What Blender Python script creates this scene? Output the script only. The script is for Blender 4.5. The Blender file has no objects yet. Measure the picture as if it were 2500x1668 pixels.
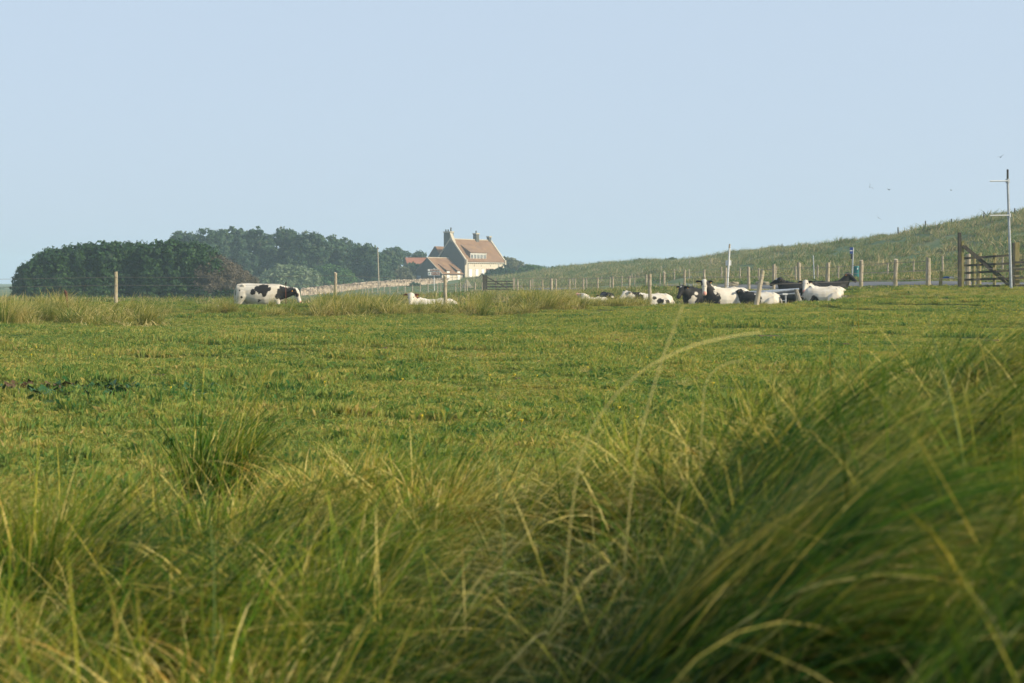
import bpy, bmesh, math, random
import numpy as np
from mathutils import Vector, Matrix
R = math.radians
random.seed(7); rng = np.random.default_rng(7)
sc = bpy.context.scene
COL = sc.collection

# ---------------------------------------------------------------- camera
CH = 1.30; FPX = 3472.0; HY = 690.0; PITCH = math.atan((834-HY)/FPX)
cam = bpy.data.cameras.new('camera'); co = bpy.data.objects.new('camera', cam); COL.objects.link(co)
co.location = (0, 0, CH); co.rotation_euler = (math.pi/2-PITCH, 0, 0)
cam.lens = 50; cam.sensor_width = 36; cam.clip_start = 0.05; cam.clip_end = 8000
cam.dof.use_dof = True; cam.dof.focus_distance = 52; cam.dof.aperture_fstop = 5.2
sc.camera = co
# ---------------------------------------------------------------- sky, sun, exposure
SUN_EL = R(27); SUN = Vector((0.93, -0.36, 0)).normalized()*math.cos(SUN_EL) + Vector((0, 0, math.sin(SUN_EL)))
w = bpy.data.worlds.new('World'); sc.world = w; w.use_nodes = True
nt = w.node_tree; nt.nodes.clear()
o_ = nt.nodes.new('ShaderNodeOutputWorld'); bg = nt.nodes.new('ShaderNodeBackground'); sk = nt.nodes.new('ShaderNodeTexSky')
sk.sky_type = 'NISHITA'; sk.sun_disc = False; sk.sun_elevation = SUN_EL
sk.sun_rotation = math.atan2(SUN.x, SUN.y); sk.air_density = 1.0; sk.dust_density = 2.5; sk.ozone_density = 1.5
mx = nt.nodes.new('ShaderNodeMix'); mx.data_type = 'RGBA'; mx.inputs[0].default_value = 0.86
nt.links.new(sk.outputs[0], mx.inputs[6]); mx.inputs[7].default_value = (4.5, 5.42, 6.6, 1)   # thin even overcast haze over the blue
nt.links.new(mx.outputs[2], bg.inputs[0]); bg.inputs[1].default_value = 0.10
nt.links.new(bg.outputs[0], o_.inputs[0])
sl = bpy.data.lights.new('sun', 'SUN'); sl.energy = 5.0; sl.angle = R(0.6); sl.color = (1, 0.88, 0.66)
so = bpy.data.objects.new('sun', sl); COL.objects.link(so); so.rotation_euler = SUN.to_track_quat('Z', 'Y').to_euler()
vs = sc.view_settings; vs.view_transform = 'Standard'; vs.look = 'None'; vs.gamma = 1; vs.exposure = 0.42; vs.use_curve_mapping = False
cy = sc.cycles; cy.max_bounces = 6; cy.diffuse_bounces = 2; cy.glossy_bounces = 2; cy.transmission_bounces = 3; cy.volume_bounces = 1
cy.use_denoising = True; cy.use_adaptive_sampling = True; cy.adaptive_threshold = 0.02; cy.sample_clamp_indirect = 4

# ---------------------------------------------------------------- pixel <-> place helpers (photo pixels of 2500 x 1668, distance D along +Y)
def at(px, py, D):
    u = (px-1250)/FPX; v = (834-py)/FPX
    c, s = math.cos(PITCH), math.sin(PITCH); f = c+v*s
    return Vector((D*u/f, D, CH+D*(v*c-s)/f))
def zpx(py, D): return at(1250, py, D).z

# ---------------------------------------------------------------- terrain height
HP = []
def hp(px, D, z): HP.append(((px-1250)/FPX*3.0, math.log(D), z))
def hy(px, D, py): hp(px, D, zpx(py, D))
for px in (-700, 0, 400, 800, 1200, 1600, 2000, 2400, 3100):
    hp(px, 0.4, .12 if px < 1300 else .50); 
    hp(px, 12, .06); hp(px, 20, .14); hp(px, 30, .27)
    hp(px, 47, (.44 if px < 1300 else .47) if px < 2050 else (.76 if px < 2500 else 1.0))
    if px < 1300: hp(px, 43, .24); hp(px, 49.5, .53)
for px in (-700, 0, 500, 1000): hp(px, 1.5, .20); hp(px, 3, .26); hp(px, 6, .20)
hp(1400, 1.5, .30); hp(1400, 3, .28); hp(1400, 6, .2)
for px, z5, z8 in ((1700, .56, .24), (2050, .62, .30), (2450, .80, .55), (3100, .9, .6)): hp(px, 1.2, .58); hp(px, 2, .64); hp(px, 3, .62); hp(px, 5.2, z5); hp(px, 8, z8)
for px, D, py in ((885,245,716),(1007,215,714),(1112,174,715),(1160,133,718),(1210,111,719),(1294,111,720),(1389,105,720),(1536,100,714),(1621,91,712),
    (1671,90,706),(1771,83,707),(1828,74,710),(1888,72,708),(2019,66,706),(2101,61,706),(2185,59,704),(2265,58,703),(2380,57,705),(2480,56,707),(2700,56,700),(3100,56,690),
    (1357,150,705),(1489,148,705),(1549,148,702),(1611,148,694),(1646,148,686),(1761,117,690),(1852,110,691),(1995,105,690),(2105,103,683),(2166,103,680),(2229,103,673),(2300,100,670),(2500,95,668),(3100,90,655),
    (2265,61,701.5),(2265,68.5,690.5),(2480,60.5,703),(2480,68,691.5),(2101,67,703),(2101,76,691.5),
    (1398,190,700),(1469,190,694),(1542,190,686),(1614,190,676),(1683,200,656),(1735,200,652),(1900,150,664),(2100,140,640),(2300,130,625),(2500,120,605),
    (1370,300,655),(1420,290,650),(1500,280,645),(1560,270,641),(1680,260,638),(1740,250,634),(1800,230,622),(1900,210,613),(1980,200,607),(2060,190,597),(2120,185,590),(2200,175,575),(2300,165,557),(2400,160,543),(2500,150,522),(2800,140,490),(3100,140,480),
    (735,250,723),(900,268,704),(1000,275,698),(1090,282,690),(1160,300,682),(1280,300,672),(1100,315,682),(1000,330,686),(1000,235,706),(1200,230,696),(1300,240,684),(1150,200,706)):
    hy(px, D, py)
for px in (-700, 0, 300, 550): hp(px, 75, .1); hp(px, 100, -.5); hp(px, 150, -1.1); hp(px, 250, -.6); hp(px, 400, -.5)
hp(740, 75, 0); hp(740, 110, -.6); hp(740, 160, -1.1); hp(960, 75, .2); hp(960, 110, -.2); hp(1150, 70, .4); hp(900, 160, -.8)
for px in (1400, 1800, 2200, 2600, 3100): hp(px, 480, 3.0)
for px in (800, 1100): hp(px, 480, 2.0)
for px in (-700, 0, 600, 1250, 1900, 2500, 3100): hp(px, 1300, 0)
HPa = np.array(HP); _P = HPa[:, :2]; _V = HPa[:, 2]
def _phi(d2): return np.sqrt(d2+0.0016)
_A = _phi(((_P[:, None]-_P[None])**2).sum(-1))
_n = len(_P); _M = np.zeros((_n+3, _n+3)); _M[:_n, :_n] = _A+np.eye(_n)*1e-3; _M[:_n, _n] = 1; _M[_n, :_n] = 1
_M[:_n, _n+1:] = _P; _M[_n+1:, :_n] = _P.T
_W = np.linalg.solve(_M, np.concatenate([_V, [0, 0, 0]]))
def sstep(a, b, x):
    t = np.clip((x-a)/(b-a), 0, 1); return t*t*(3-2*t)
def vnoise(x, y, seed=0):
    xi = np.floor(x).astype(np.int64); yi = np.floor(y).astype(np.int64); fx = x-xi; fy = y-yi
    def h(a, b):
        n = (a*374761393+b*668265263+seed*1442695041) & 0x7fffffff
        n = ((n ^ (n >> 13))*1274126177) & 0x7fffffff
        return ((n ^ (n >> 16)) & 0xffff)/65535.0
    fx = fx*fx*(3-2*fx); fy = fy*fy*(3-2*fy)
    return (h(xi, yi)*(1-fx)+h(xi+1, yi)*fx)*(1-fy)+(h(xi, yi+1)*(1-fx)+h(xi+1, yi+1)*fx)*fy
def H(X, Y):
    X = np.atleast_1d(np.asarray(X, float)); Y = np.atleast_1d(np.asarray(Y, float))
    sh = X.shape; X = X.ravel(); Y = Y.ravel()
    D = np.maximum(np.maximum(Y, 0.86*np.hypot(X, Y)), 0.4)
    s = np.clip(X/D, -0.56, 0.53); L = np.log(np.minimum(D, 1300))
    out = np.empty(len(X))
    for i in range(0, len(X), 20000):
        q = np.stack([s[i:i+20000]*3, L[i:i+20000]], 1)
        d2 = ((q[:, None]-_P[None])**2).sum(-1)
        out[i:i+20000] = _phi(d2)@_W[:_n]+_W[_n]+q@_W[_n+1:]
    px = 1250+FPX*X/D
    dip = np.where(px < 1000, .78, .40)
    dip = .74+(.40-.74)*sstep(760, 1250, px)
    win = sstep(250, 560, px)*(1-sstep(2030, 2110, px))
    dd = sstep(49.6, 52.6, D)*(1-sstep(57, 70, D))
    out -= dip*win*dd
    a = .022+.022*sstep(8, 14, D)+.03*sstep(60, 130, D)+.42*sstep(110, 180, D)*sstep(1350, 1700, px)
    out += a*(vnoise(X/2.1, Y/2.1, 1)-.5)*1.2+a*(vnoise(X/7.3, Y/7.3, 2)-.5)*1.4
    return out.reshape(sh)
def h1(x, y): return float(H([x], [y])[0])
def gp(px, D):          # ground point under a photo column
    x = (px-1250)/FPX*D; return Vector((x, D, h1(x, D)))

# ---------------------------------------------------------------- object helpers
def tag(o, label=None, cat=None, group=None, kind=None):
    if label: o['label'] = label
    if cat: o['category'] = cat
    if group: o['group'] = group
    if kind: o['kind'] = kind
    return o
def link(name, me, mat=None, parent=None, loc=None, smooth=False):
    o = bpy.data.objects.new(name, me); COL.objects.link(o)
    if mat is not None and me is not None and len(me.materials) == 0: me.materials.append(mat)
    if parent: o.parent = parent
    if loc is not None: o.location = loc
    if smooth: me.polygons.foreach_set('use_smooth', [True]*len(me.polygons))
    return o
def thing(name, label, cat, loc=(0, 0, 0), rz=0, group=None):
    o = bpy.data.objects.new(name, None); COL.objects.link(o); o.location = loc; o.rotation_euler = (0, 0, rz)
    o.empty_display_size = .2
    return tag(o, label, cat, group)
def np_mesh(name, V, F, attrs=None, smooth=False):
    V = np.asarray(V, np.float32); F = np.asarray(F, np.int32); k = F.shape[1]
    me = bpy.data.meshes.new(name); me.vertices.add(len(V)); me.vertices.foreach_set('co', V.ravel())
    me.loops.add(F.size); me.loops.foreach_set('vertex_index', F.ravel())
    me.polygons.add(len(F)); me.polygons.foreach_set('loop_start', np.arange(0, F.size, k, dtype=np.int32))
    try: me.polygons.foreach_set('loop_total', np.full(len(F), k, np.int32))
    except Exception: pass
    if smooth: me.polygons.foreach_set('use_smooth', np.ones(len(F), bool))
    for n, a in (attrs or {}).items():
        at_ = me.attributes.new(n, 'FLOAT', 'POINT'); at_.data.foreach_set('value', np.asarray(a, np.float32))
    me.update(calc_edges=True); return me
class MB:
    def __init__(s): s.v = []; s.f = []
    def add(s, V, F):
        o = len(s.v); s.v += [tuple(p) for p in V]; s.f += [tuple(i+o for i in f) for f in F]; return s
    def box(s, a, b, M=None):
        x0, y0, z0 = a; x1, y1, z1 = b
        V = [Vector(p) for p in ((x0,y0,z0),(x1,y0,z0),(x1,y1,z0),(x0,y1,z0),(x0,y0,z1),(x1,y0,z1),(x1,y1,z1),(x0,y1,z1))]
        if M is not None: V = [M@p for p in V]
        return s.add(V, [(0,3,2,1),(4,5,6,7),(0,1,5,4),(1,2,6,5),(2,3,7,6),(3,0,4,7)])
    def prism(s, poly, n0, n1):      # poly = list of Vectors, extruded from offset n0 to n1
        n = len(poly); V = [p+n0 for p in poly]+[p+n1 for p in poly]
        F = [tuple(range(n))[::-1], tuple(range(n, 2*n))]+[(i, (i+1) % n, n+(i+1) % n, n+i) for i in range(n)]
        return s.add(V, F)
    def tube(s, pts, rad, k=6, caps=True):
        pts = [Vector(p) for p in pts]; n = len(pts)
        if not hasattr(rad, '__len__'): rad = [rad]*n
        ref = None; rings = []
        for i, p in enumerate(pts):
            t = (pts[min(i+1, n-1)]-pts[max(i-1, 0)]).normalized()
            if ref is None: ref = t.orthogonal().normalized()
            a = (ref-t*ref.dot(t)).normalized(); b = t.cross(a); ref = a
            rings += [p+(a*math.cos(2*math.pi*j/k)+b*math.sin(2*math.pi*j/k))*rad[i] for j in range(k)]
        F = [(i*k+j, i*k+(j+1) % k, (i+1)*k+(j+1) % k, (i+1)*k+j) for i in range(n-1) for j in range(k)]
        if caps: F += [tuple(range(k))[::-1], tuple(range((n-1)*k, n*k))]
        return s.add(rings, F)
    def loft(s, secs, k=14):         # secs: (centre, axisA*ra, axisB*rb)
        V = []; n = len(secs)
        for c, a, b in secs:
            c = Vector(c); a = Vector(a); b = Vector(b)
            V += [c+a*math.cos(2*math.pi*j/k)+b*math.sin(2*math.pi*j/k) for j in range(k)]
        F = [(i*k+j, i*k+(j+1) % k, (i+1)*k+(j+1) % k, (i+1)*k+j) for i in range(n-1) for j in range(k)]
        F += [tuple(range(k))[::-1], tuple(range((n-1)*k, n*k))]
        return s.add(V, F)
    def mesh(s, name):
        me = bpy.data.meshes.new(name); me.from_pydata([tuple(p) for p in s.v], [], s.f); me.update(); return me
    def build(s, name, mat, parent=None, loc=None, smooth=False): return link(name, s.mesh(name), mat, parent, loc, smooth)

# ---------------------------------------------------------------- materials
def mat(name, col=(.5, .5, .5), rough=.8, metal=0, spec=.3):
    m = bpy.data.materials.new(name); m.use_nodes = True; b = m.node_tree.nodes['Principled BSDF']
    b.inputs['Base Color'].default_value = (*col, 1); b.inputs['Roughness'].default_value = rough; b.inputs['Metallic'].default_value = metal
    b.inputs['Specular IOR Level'].default_value = spec; return m
def N(m, t, **kw):
    n = m.node_tree.nodes.new(t)
    for k, v in kw.items():
        if k in n.inputs: n.inputs[k].default_value = v
        else: setattr(n, k, v)
    return n
def L(m, a, b): m.node_tree.links.new(a, b)
def ramp(m, fac, stops):
    r = m.node_tree.nodes.new('ShaderNodeValToRGB'); e = r.color_ramp.elements
    while len(e) < len(stops): e.new(0.5)
    for i, (p, c) in enumerate(stops): e[i].position = p; e[i].color = (*c, 1)
    L(m, fac, r.inputs[0]); return r.outputs[0]
def noise(m, scale, detail=4, vec=None, stretch=None, rough=.6):
    n = N(m, 'ShaderNodeTexNoise', Scale=scale, Detail=detail, Roughness=rough)
    if vec is None: vec = N(m, 'ShaderNodeTexCoord').outputs['Object']
    if stretch:
        mp = N(m, 'ShaderNodeMapping'); mp.inputs['Scale'].default_value = stretch; L(m, vec, mp.inputs[0]); vec = mp.outputs[0]
    L(m, vec, n.inputs['Vector']); return n.outputs['Fac']
def pos(m): return N(m, 'ShaderNodeNewGeometry').outputs['Position']
def mixc(m, f, a, b, mode='MIX'):
    n = m.node_tree.nodes.new('ShaderNodeMix'); n.data_type = 'RGBA'; n.blend_type = mode
    for s, v in ((0, f), (6, a), (7, b)):
        if isinstance(v, (int, float)): n.inputs[s].default_value = v
        elif isinstance(v, tuple): n.inputs[s].default_value = (*v, 1)
        else: L(m, v, n.inputs[s])
    return n.outputs[2]
def math_(m, op, a, b=None):
    n = m.node_tree.nodes.new('ShaderNodeMath'); n.operation = op
    for i, v in enumerate((a, b)):
        if v is None: continue
        if isinstance(v, (int, float)): n.inputs[i].default_value = v
        else: L(m, v, n.inputs[i])
    return n.outputs[0]
def bump(m, h, strength=.3, dist=.02):
    b = N(m, 'ShaderNodeBump', Strength=strength, Distance=dist); L(m, h, b.inputs['Height']); L(m, b.outputs[0], m.node_tree.nodes['Principled BSDF'].inputs['Normal'])
def base(m, c): L(m, c, m.node_tree.nodes['Principled BSDF'].inputs['Base Color'])

def blade_mat(name, greens, straws, straw_share, transl=.45, patch=.25, sheath_shade=None, gloss=.5):
    """Grass blade: hue by its own tint attribute, by tuft and by broad patches of the meadow; light passes through."""
    m = bpy.data.materials.new(name); m.use_nodes = True; t = m.node_tree; b = t.nodes['Principled BSDF']
    tint = N(m, 'ShaderNodeAttribute', attribute_name='tint').outputs['Fac']
    along = N(m, 'ShaderNodeAttribute', attribute_name='along').outputs['Fac']
    oi = N(m, 'ShaderNodeObjectInfo').outputs['Random']
    pn = noise(m, patch, 3, pos(m))
    k = math_(m, 'ADD', math_(m, 'MULTIPLY', tint, .75), math_(m, 'MULTIPLY', oi, .12))
    k = math_(m, 'ADD', k, math_(m, 'MULTIPLY', math_(m, 'SUBTRACT', pn, .5), .9))
    k = math_(m, 'ADD', k, math_(m, 'MULTIPLY', math_(m, 'SUBTRACT', noise(m, patch*5, 4, pos(m)), .5), .95))
    k = math_(m, 'ADD', k, math_(m, 'MULTIPLY', along, .10))
    s0 = 1-straw_share
    n = len(greens); stops = [(s0*.85*i/(n-1), g) for i, g in enumerate(greens)]
    stops += [(s0+(1-s0)*(.2+.75*i/max(1, len(straws)-1)), g) for i, g in enumerate(straws)]
    c = ramp(m, k, stops)
    if sheath_shade: c = mixc(m, ramp(m, along, [(.02, (1, 1, 1)), (.42, (0, 0, 0))]), c, sheath_shade)   # brown sheaths at the blade feet, darkened to stand in for inner shade
    L(m, c, b.inputs['Base Color'])
    b.inputs['Roughness'].default_value = gloss; b.inputs['Specular IOR Level'].default_value = .07
    tr = N(m, 'ShaderNodeBsdfTranslucent'); c2 = mixc(m, 1.0, c, (1.25, 1.15, .55), 'MULTIPLY'); L(m, c2, tr.inputs[0])
    ms = N(m, 'ShaderNodeMixShader', Fac=transl); L(m, b.outputs[0], ms.inputs[1]); L(m, tr.outputs[0], ms.inputs[2])
    L(m, ms.outputs[0], t.nodes['Material Output'].inputs[0]); return m
MARRAM = blade_mat('marram', [(.005,.024,.003), (.024,.080,.005), (.095,.168,.012), (.27,.27,.030)], [(.52,.41,.10), (.84,.69,.25), (.44,.27,.06)], .37, patch=1.1, transl=.26, sheath_shade=(.020,.014,.007))
TUSSOCK = blade_mat('tussock', [(.06,.125,.020), (.14,.19,.035), (.26,.27,.075)], [(.50,.42,.17), (.66,.55,.28)], .46, patch=.35)
TURF = blade_mat('turf', [(.045,.145,.045), (.125,.210,.054), (.235,.285,.074), (.34,.335,.105)], [(.40,.33,.10), (.44,.34,.15)], .20, patch=.30)
DUNE = blade_mat('dune_blades', [(.05,.13,.045), (.11,.18,.055), (.18,.21,.08)], [(.36,.30,.16), (.50,.41,.24)], .42, patch=.10, transl=.3, gloss=.7)

def ground_mat():
    m = mat('ground', rough=.95, spec=.1); p = pos(m)
    c = ramp(m, noise(m, .9, 6, p), [(.25, (.030,.060,.018)), (.5, (.055,.090,.024)), (.62, (.095,.105,.030)), (.8, (.10,.078,.038))])
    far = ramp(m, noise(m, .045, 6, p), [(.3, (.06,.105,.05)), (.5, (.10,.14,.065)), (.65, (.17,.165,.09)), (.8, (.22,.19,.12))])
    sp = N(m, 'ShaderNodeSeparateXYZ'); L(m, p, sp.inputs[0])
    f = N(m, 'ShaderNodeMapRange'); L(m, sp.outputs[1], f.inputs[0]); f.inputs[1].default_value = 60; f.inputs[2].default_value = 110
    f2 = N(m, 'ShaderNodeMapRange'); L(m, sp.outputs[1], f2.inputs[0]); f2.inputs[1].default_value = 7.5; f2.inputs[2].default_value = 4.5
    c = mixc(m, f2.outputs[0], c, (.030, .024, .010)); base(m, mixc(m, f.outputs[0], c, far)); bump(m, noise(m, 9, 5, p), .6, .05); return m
GROUND = ground_mat()
def wood_mat(name, c0, c1, moss=0, sc_=1):
    m = mat(name, rough=.85); co_ = N(m, 'ShaderNodeTexCoord').outputs['Object']
    g = noise(m, 14*sc_, 5, co_, (3, 3, .35)); c = ramp(m, g, [(.3, c0), (.7, c1)])
    if moss: c = mixc(m, ramp(m, noise(m, 3, 3, pos(m)), [(.5, (0, 0, 0)), (.68, (moss, moss, moss))]), c, (.16, .17, .045))
    base(m, c); bump(m, g, .5, .01); return m
WOOD = wood_mat('weathered_wood', (.22,.18,.12), (.48,.41,.31), .35)
WOODD = wood_mat('dark_wood', (.030,.027,.024), (.085,.075,.06), .25)
WOODY = wood_mat('mossy_wood', (.15,.13,.05), (.34,.28,.13), .8)
STEEL = mat('galvanised', (.42,.44,.46), .45, .6); base(STEEL, ramp(STEEL, noise(STEEL, 8, 4), [(.3, (.30,.32,.35)), (.7, (.50,.52,.54))]))
WIRE = mat('wire', (.20,.18,.16), .6, .5)
WHITEP = mat('white_paint', (.62,.62,.60), .5); BLACKP = mat('black_plastic', (.014,.015,.017), .45)
ASPH = mat('asphalt', rough=.9); base(ASPH, ramp(ASPH, noise(ASPH, 1.5, 6, pos(ASPH)), [(.3, (.075,.080,.088)), (.7, (.13,.132,.138))]))
GRAVEL = mat('gravel', rough=.95); base(GRAVEL, ramp(GRAVEL, noise(GRAVEL, 2.5, 6, pos(GRAVEL)), [(.3, (.16,.15,.12)), (.7, (.40,.37,.31))]))
ROCK = mat('rock', rough=.9); base(ROCK, ramp(ROCK, noise(ROCK, 3, 5), [(.3, (.09,.085,.06)), (.55, (.22,.19,.13)), (.8, (.34,.29,.21))])); bump(ROCK, noise(ROCK, 7, 5), .8, .05)
SOIL = mat('soil', rough=.95); base(SOIL, ramp(SOIL, noise(SOIL, 6, 5), [(.3, (.04,.026,.016)), (.7, (.12,.08,.05))]))

# ---------------------------------------------------------------- ground sheet (polar: fine near and inside the view)
ang = np.concatenate([np.linspace(-180, -34, 60, endpoint=False), np.linspace(-34, 34, 340, endpoint=False), np.linspace(34, 180, 60, endpoint=False)])
rad = np.concatenate([[0.0], np.exp(np.linspace(math.log(.35), math.log(40), 120)), np.exp(np.linspace(math.log(40.6), math.log(420), 240)), np.exp(np.linspace(math.log(430), math.log(1500), 30))])
A_, R_ = np.meshgrid(np.radians(ang), rad); X_ = R_*np.sin(A_); Y_ = R_*np.cos(A_)
Z_ = H(X_, Y_); V = np.stack([X_, Y_, Z_], -1).reshape(-1, 3); na = len(ang); nr = len(rad)
i_, j_ = np.meshgrid(np.arange(nr-1), np.arange(na), indexing='ij'); j2 = (j_+1) % na
F = np.stack([i_*na+j_, i_*na+j2, (i_+1)*na+j2, (i_+1)*na+j_], -1).reshape(-1, 4)[:, ::-1]
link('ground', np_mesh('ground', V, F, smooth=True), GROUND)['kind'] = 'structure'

# ---------------------------------------------------------------- road between the two roadside fences
RP = [(60, 48), (34, 59), (24.5, 63), (19.3, 66.5), (17.2, 72.5), (15.6, 82), (14.0, 95), (12.2, 112), (9, 128), (4.5, 141), (1, 150)]
def smooth_path(P, n):
    P = np.array(P, float); t = np.concatenate([[0], np.cumsum(np.hypot(*np.diff(P, axis=0).T))]); q = np.linspace(0, t[-1], n)
    out = np.stack([np.interp(q, t, P[:, k]) for k in (0, 1)], 1)
    for _ in range(14): out[1:-1] = .25*out[:-2]+.5*out[1:-1]+.25*out[2:]
    return out
def strip(name, path, offs, lift, m):
    P = smooth_path(path, 260); T = np.gradient(P, axis=0); T /= np.linalg.norm(T, axis=1)[:, None]; Nn = np.stack([T[:, 1], -T[:, 0]], 1)
    V = []; k = len(offs)
    for o, l in zip(offs, lift):
        q = P+Nn*o; V.append(np.concatenate([q, (H(q[:, 0], q[:, 1])+l)[:, None]], 1))
    V = np.stack(V, 1).reshape(-1, 3); n = len(P)
    F = [(i*k+j, i*k+j+1, (i+1)*k+j+1, (i+1)*k+j) for i in range(n-1) for j in range(k-1)]
    o = link(name, np_mesh(name, V, F, smooth=False), m); o['kind'] = 'structure'; return o
strip('road', RP, (-3.1, -3.0, -1.5, 0, 1.5, 3.0, 3.1), (-.15, .05, .07, .08, .07, .05, -.15), ASPH)
strip('road_verge', RP, (-4.9, -4.1, -3.25, -3.15), (-.08, .045, .045, -.1), GRAVEL)

# ---------------------------------------------------------------- posts and wire fences
def post_mesh(h, r, seed, k=9, lean=0):
    rs = random.Random(seed); mb = MB(); secs = []
    for i in range(7):
        t = i/6; rr = r*(1.06-.12*t)*(1+rs.uniform(-.05, .05)); c = Vector((lean*t*t*h+rs.uniform(-.006, .006), rs.uniform(-.006, .006), -.35+(h+.35)*t))
        secs.append((c, Vector((rr, 0, 0)), Vector((0, rr*rs.uniform(.9, 1.05), 0))))
    mb.loft(secs, k)
    V = mb.v; nk = 6*k
    for j in range(k): x, y, z = V[nk+j]; V[nk+j] = (x, y, z+x*rs.uniform(.1, .5)+rs.uniform(-.008, .008))
    return mb.mesh('post')
_posts = {}
def add_post(parent, p, h, r, seed, m=WOOD, tilt=(0, 0)):
    key = (round(h, 2), round(r, 3), seed % 5, m.name)
    if key not in _posts: _posts[key] = post_mesh(h, r, seed % 5+11); _posts[key].materials.append(m)
    o = link('post', _posts[key], None, parent, p); o.rotation_euler = (tilt[0], tilt[1], seed*1.7); return o
def fence(label, pts, h, r, wires, group=None, wr=.004, m=WOOD, tiltamp=.02, sag=.02):
    rs = random.Random(len(pts)*7+3); root = thing('wire_fence', label, 'fence', (0, 0, 0), 0, group); P = []
    for i, q in enumerate(pts):
        px, D = q[0], q[1]; g = gp(px, D); hh = q[2] if len(q) > 2 else h; rr = q[3] if len(q) > 3 else r
        tx, ty = rs.uniform(-tiltamp, tiltamp), rs.uniform(-tiltamp, tiltamp)
        if len(q) > 4: ty = q[4]
        add_post(root, g, hh, rr, i+rs.randint(0, 4), m, (tx, ty)); P.append((g, ty, rr))
    for wz in wires:
        mb = MB(); line = []
        for i, (g, ty, rr) in enumerate(P):
            line.append(g+Vector((wz*math.sin(ty), -rr, wz)))
            if i < len(P)-1: line.append((line[-1]+P[i+1][0]+Vector((0, -P[i+1][2], wz)))/2-Vector((0, 0, sag)))
        mb.tube(line, wr, 4); mb.build('wire', WIRE, root)
    return root
FD = 49.5
fence('wire fence of round wooden posts crossing the pasture in front of the lying cows',
      [(-260, FD), (283, FD, 1.18, .062), (820, FD, 1.10, .058), (1088, FD, 1.06, .066), (1587, FD, 1.10, .062), (1846, FD-.4, 1.25, .085, -.30), (2830, FD+3)], 1.15, .062, (.72, 1.0), wr=.0065, sag=.04)
near = [(735,272),(780,265),(815,258),(850,250),(885,243),(893,240),(900,236),(909,233),(922,230),(938,226),(952,222),(971,219),(989,217),(1007,215),(1026,208),(1045,200),(1068,190),(1090,182),(1112,174),(1135,155),(1160,133)]
fence('line of small grey posts running left from the farm gate below the stone wall', near, 1.15, .075, (.6, 1.0), wr=.006)
fence('roadside wire fence of pale round posts between the two gates',
      [(1264,111),(1294,111),(1325,110),(1346,109,1.25,.12),(1357,108),(1390,106),(1424,106),(1459,103),(1496,101),(1536,98),(1577,96),(1621,91,1.25,.08),(1671,90,1.15),(1719,86,1.15),(1771,83,1.25,.08),(1828,75,1.25,.08),
       (1888,72,1.3,.085),(1951,68.5,1.3,.085),(2019,66,1.3,.1),(2101,61,1.25,.09),(2185,59.5,1.2,.09),(2265,58,1.22,.095)], 1.15, .075, (.35, .72, 1.08), wr=.008)
fence('wire fence of thin posts beyond the road at the foot of the dune',
      [(1076,200),(1124,190),(1177,178),(1210,170),(1300,158),(1404,150),(1432,150),(1489,148),(1518,148),(1549,148),(1611,148),(1646,146),(1682,140),(1761,120,1.2,.07),(1806,116),(1852,111),(1894,106,1.25,.07),(1942,105,1.25,.07),(1995,104,1.25,.07),
       (2046,103),(2105,103,1.2,.07),(2166,103),(2229,103),(2300,101,1.3,.075),(2345,100),(2446,97)], 1.12, .065, (.4, .75, 1.05), wr=.008)
fence('short row of old posts standing on the grassy slope above the road',
      [(1398,190),(1469,190),(1542,190),(1614,192),(1683,200),(1735,203)], 1.12, .075, (1.0,), wr=.006)
fence('leaning dark posts scattered along the crest of the dune', [(1908,208,.9,.07),(2191,176,1.2,.09,-.06),(2255,172,1.25,.075,-.08),(2320,164,1.0,.09),(2399,160,1.0,.075),(2474,153,1.1,.1)], 1.1, .08, (), m=WOODD)

# stub post with a blue strap beside the gate
g = gp(2295, 57); t = thing('stub_post', 'short mossy post stub with a blue strap tied to it left of the high gate', 'post', g)
MB().loft([(Vector((0,0,-.3)), Vector((.07,0,0)), Vector((0,.07,0))), (Vector((.01,0,.3)), Vector((.07,0,0)), Vector((0,.07,0))), (Vector((.03,0,.66)), Vector((.06,0,0)), Vector((0,.06,0)))], 9).build('stump', WOODY, t)
BLUE = mat('blue_strap', (.02,.09,.30), .5)
MB().tube([(.09,-.02,.40),(.22,-.03,.43),(.34,-.02,.41)], [.03,.04,.03], 8).build('strap', BLUE, t)
MB().tube([(.34,-.02,.41),(.42,-.02,.42),(.55,-.02,.40)], [.02,.035,.02], 8).build('strap', WHITEP, t)

# ---------------------------------------------------------------- gates
def bar(mb, a, b, w_, d_):        # squared timber between two points
    a = Vector(a); b = Vector(b); t = (b-a); Ln = t.length; t.normalize(); up = Vector((0, 0, 1)) if abs(t.z) < .95 else Vector((1, 0, 0))
    s = t.cross(up).normalized(); u = s.cross(t)
    M = Matrix((s, t, u)).transposed().to_4x4(); M.translation = a
    mb.box((-d_/2, 0, -w_/2), (d_/2, Ln, w_/2), M)
def gpx(px, py, D): return at(px, py, D)
g = gp(2405, 56.5); t = thing('field_gate', 'high dark wooden field gate with a long diagonal brace beside the tall pole', 'gate', g)
def rel(px, py, D=56.5): return at(px, py, D)-g
def tb(name, a, b, w_, d_, m=WOODD): mb = MB(); bar(mb, a, b, w_, d_); return mb.build(name, m, t)
tb('gate_post', rel(2342.5, 716), rel(2342.5, 568), .11, .12)
tb('stile', rel(2350, 708, 56.55), rel(2350, 590, 56.55), .09, .07, WOODY)
for i, (ya, yb) in enumerate(((631, 623.5), (648.5, 643.5), (667, 661), (683.5, 680), (700, 698.5))):
    tb('rail', rel(2353, ya, 56.6+i*.001), rel(2465, yb, 56.6+i*.001), .085, .035)
tb('brace', rel(2350, 600, 56.48), rel(2463, 697, 56.48), .10, .03)
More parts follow.
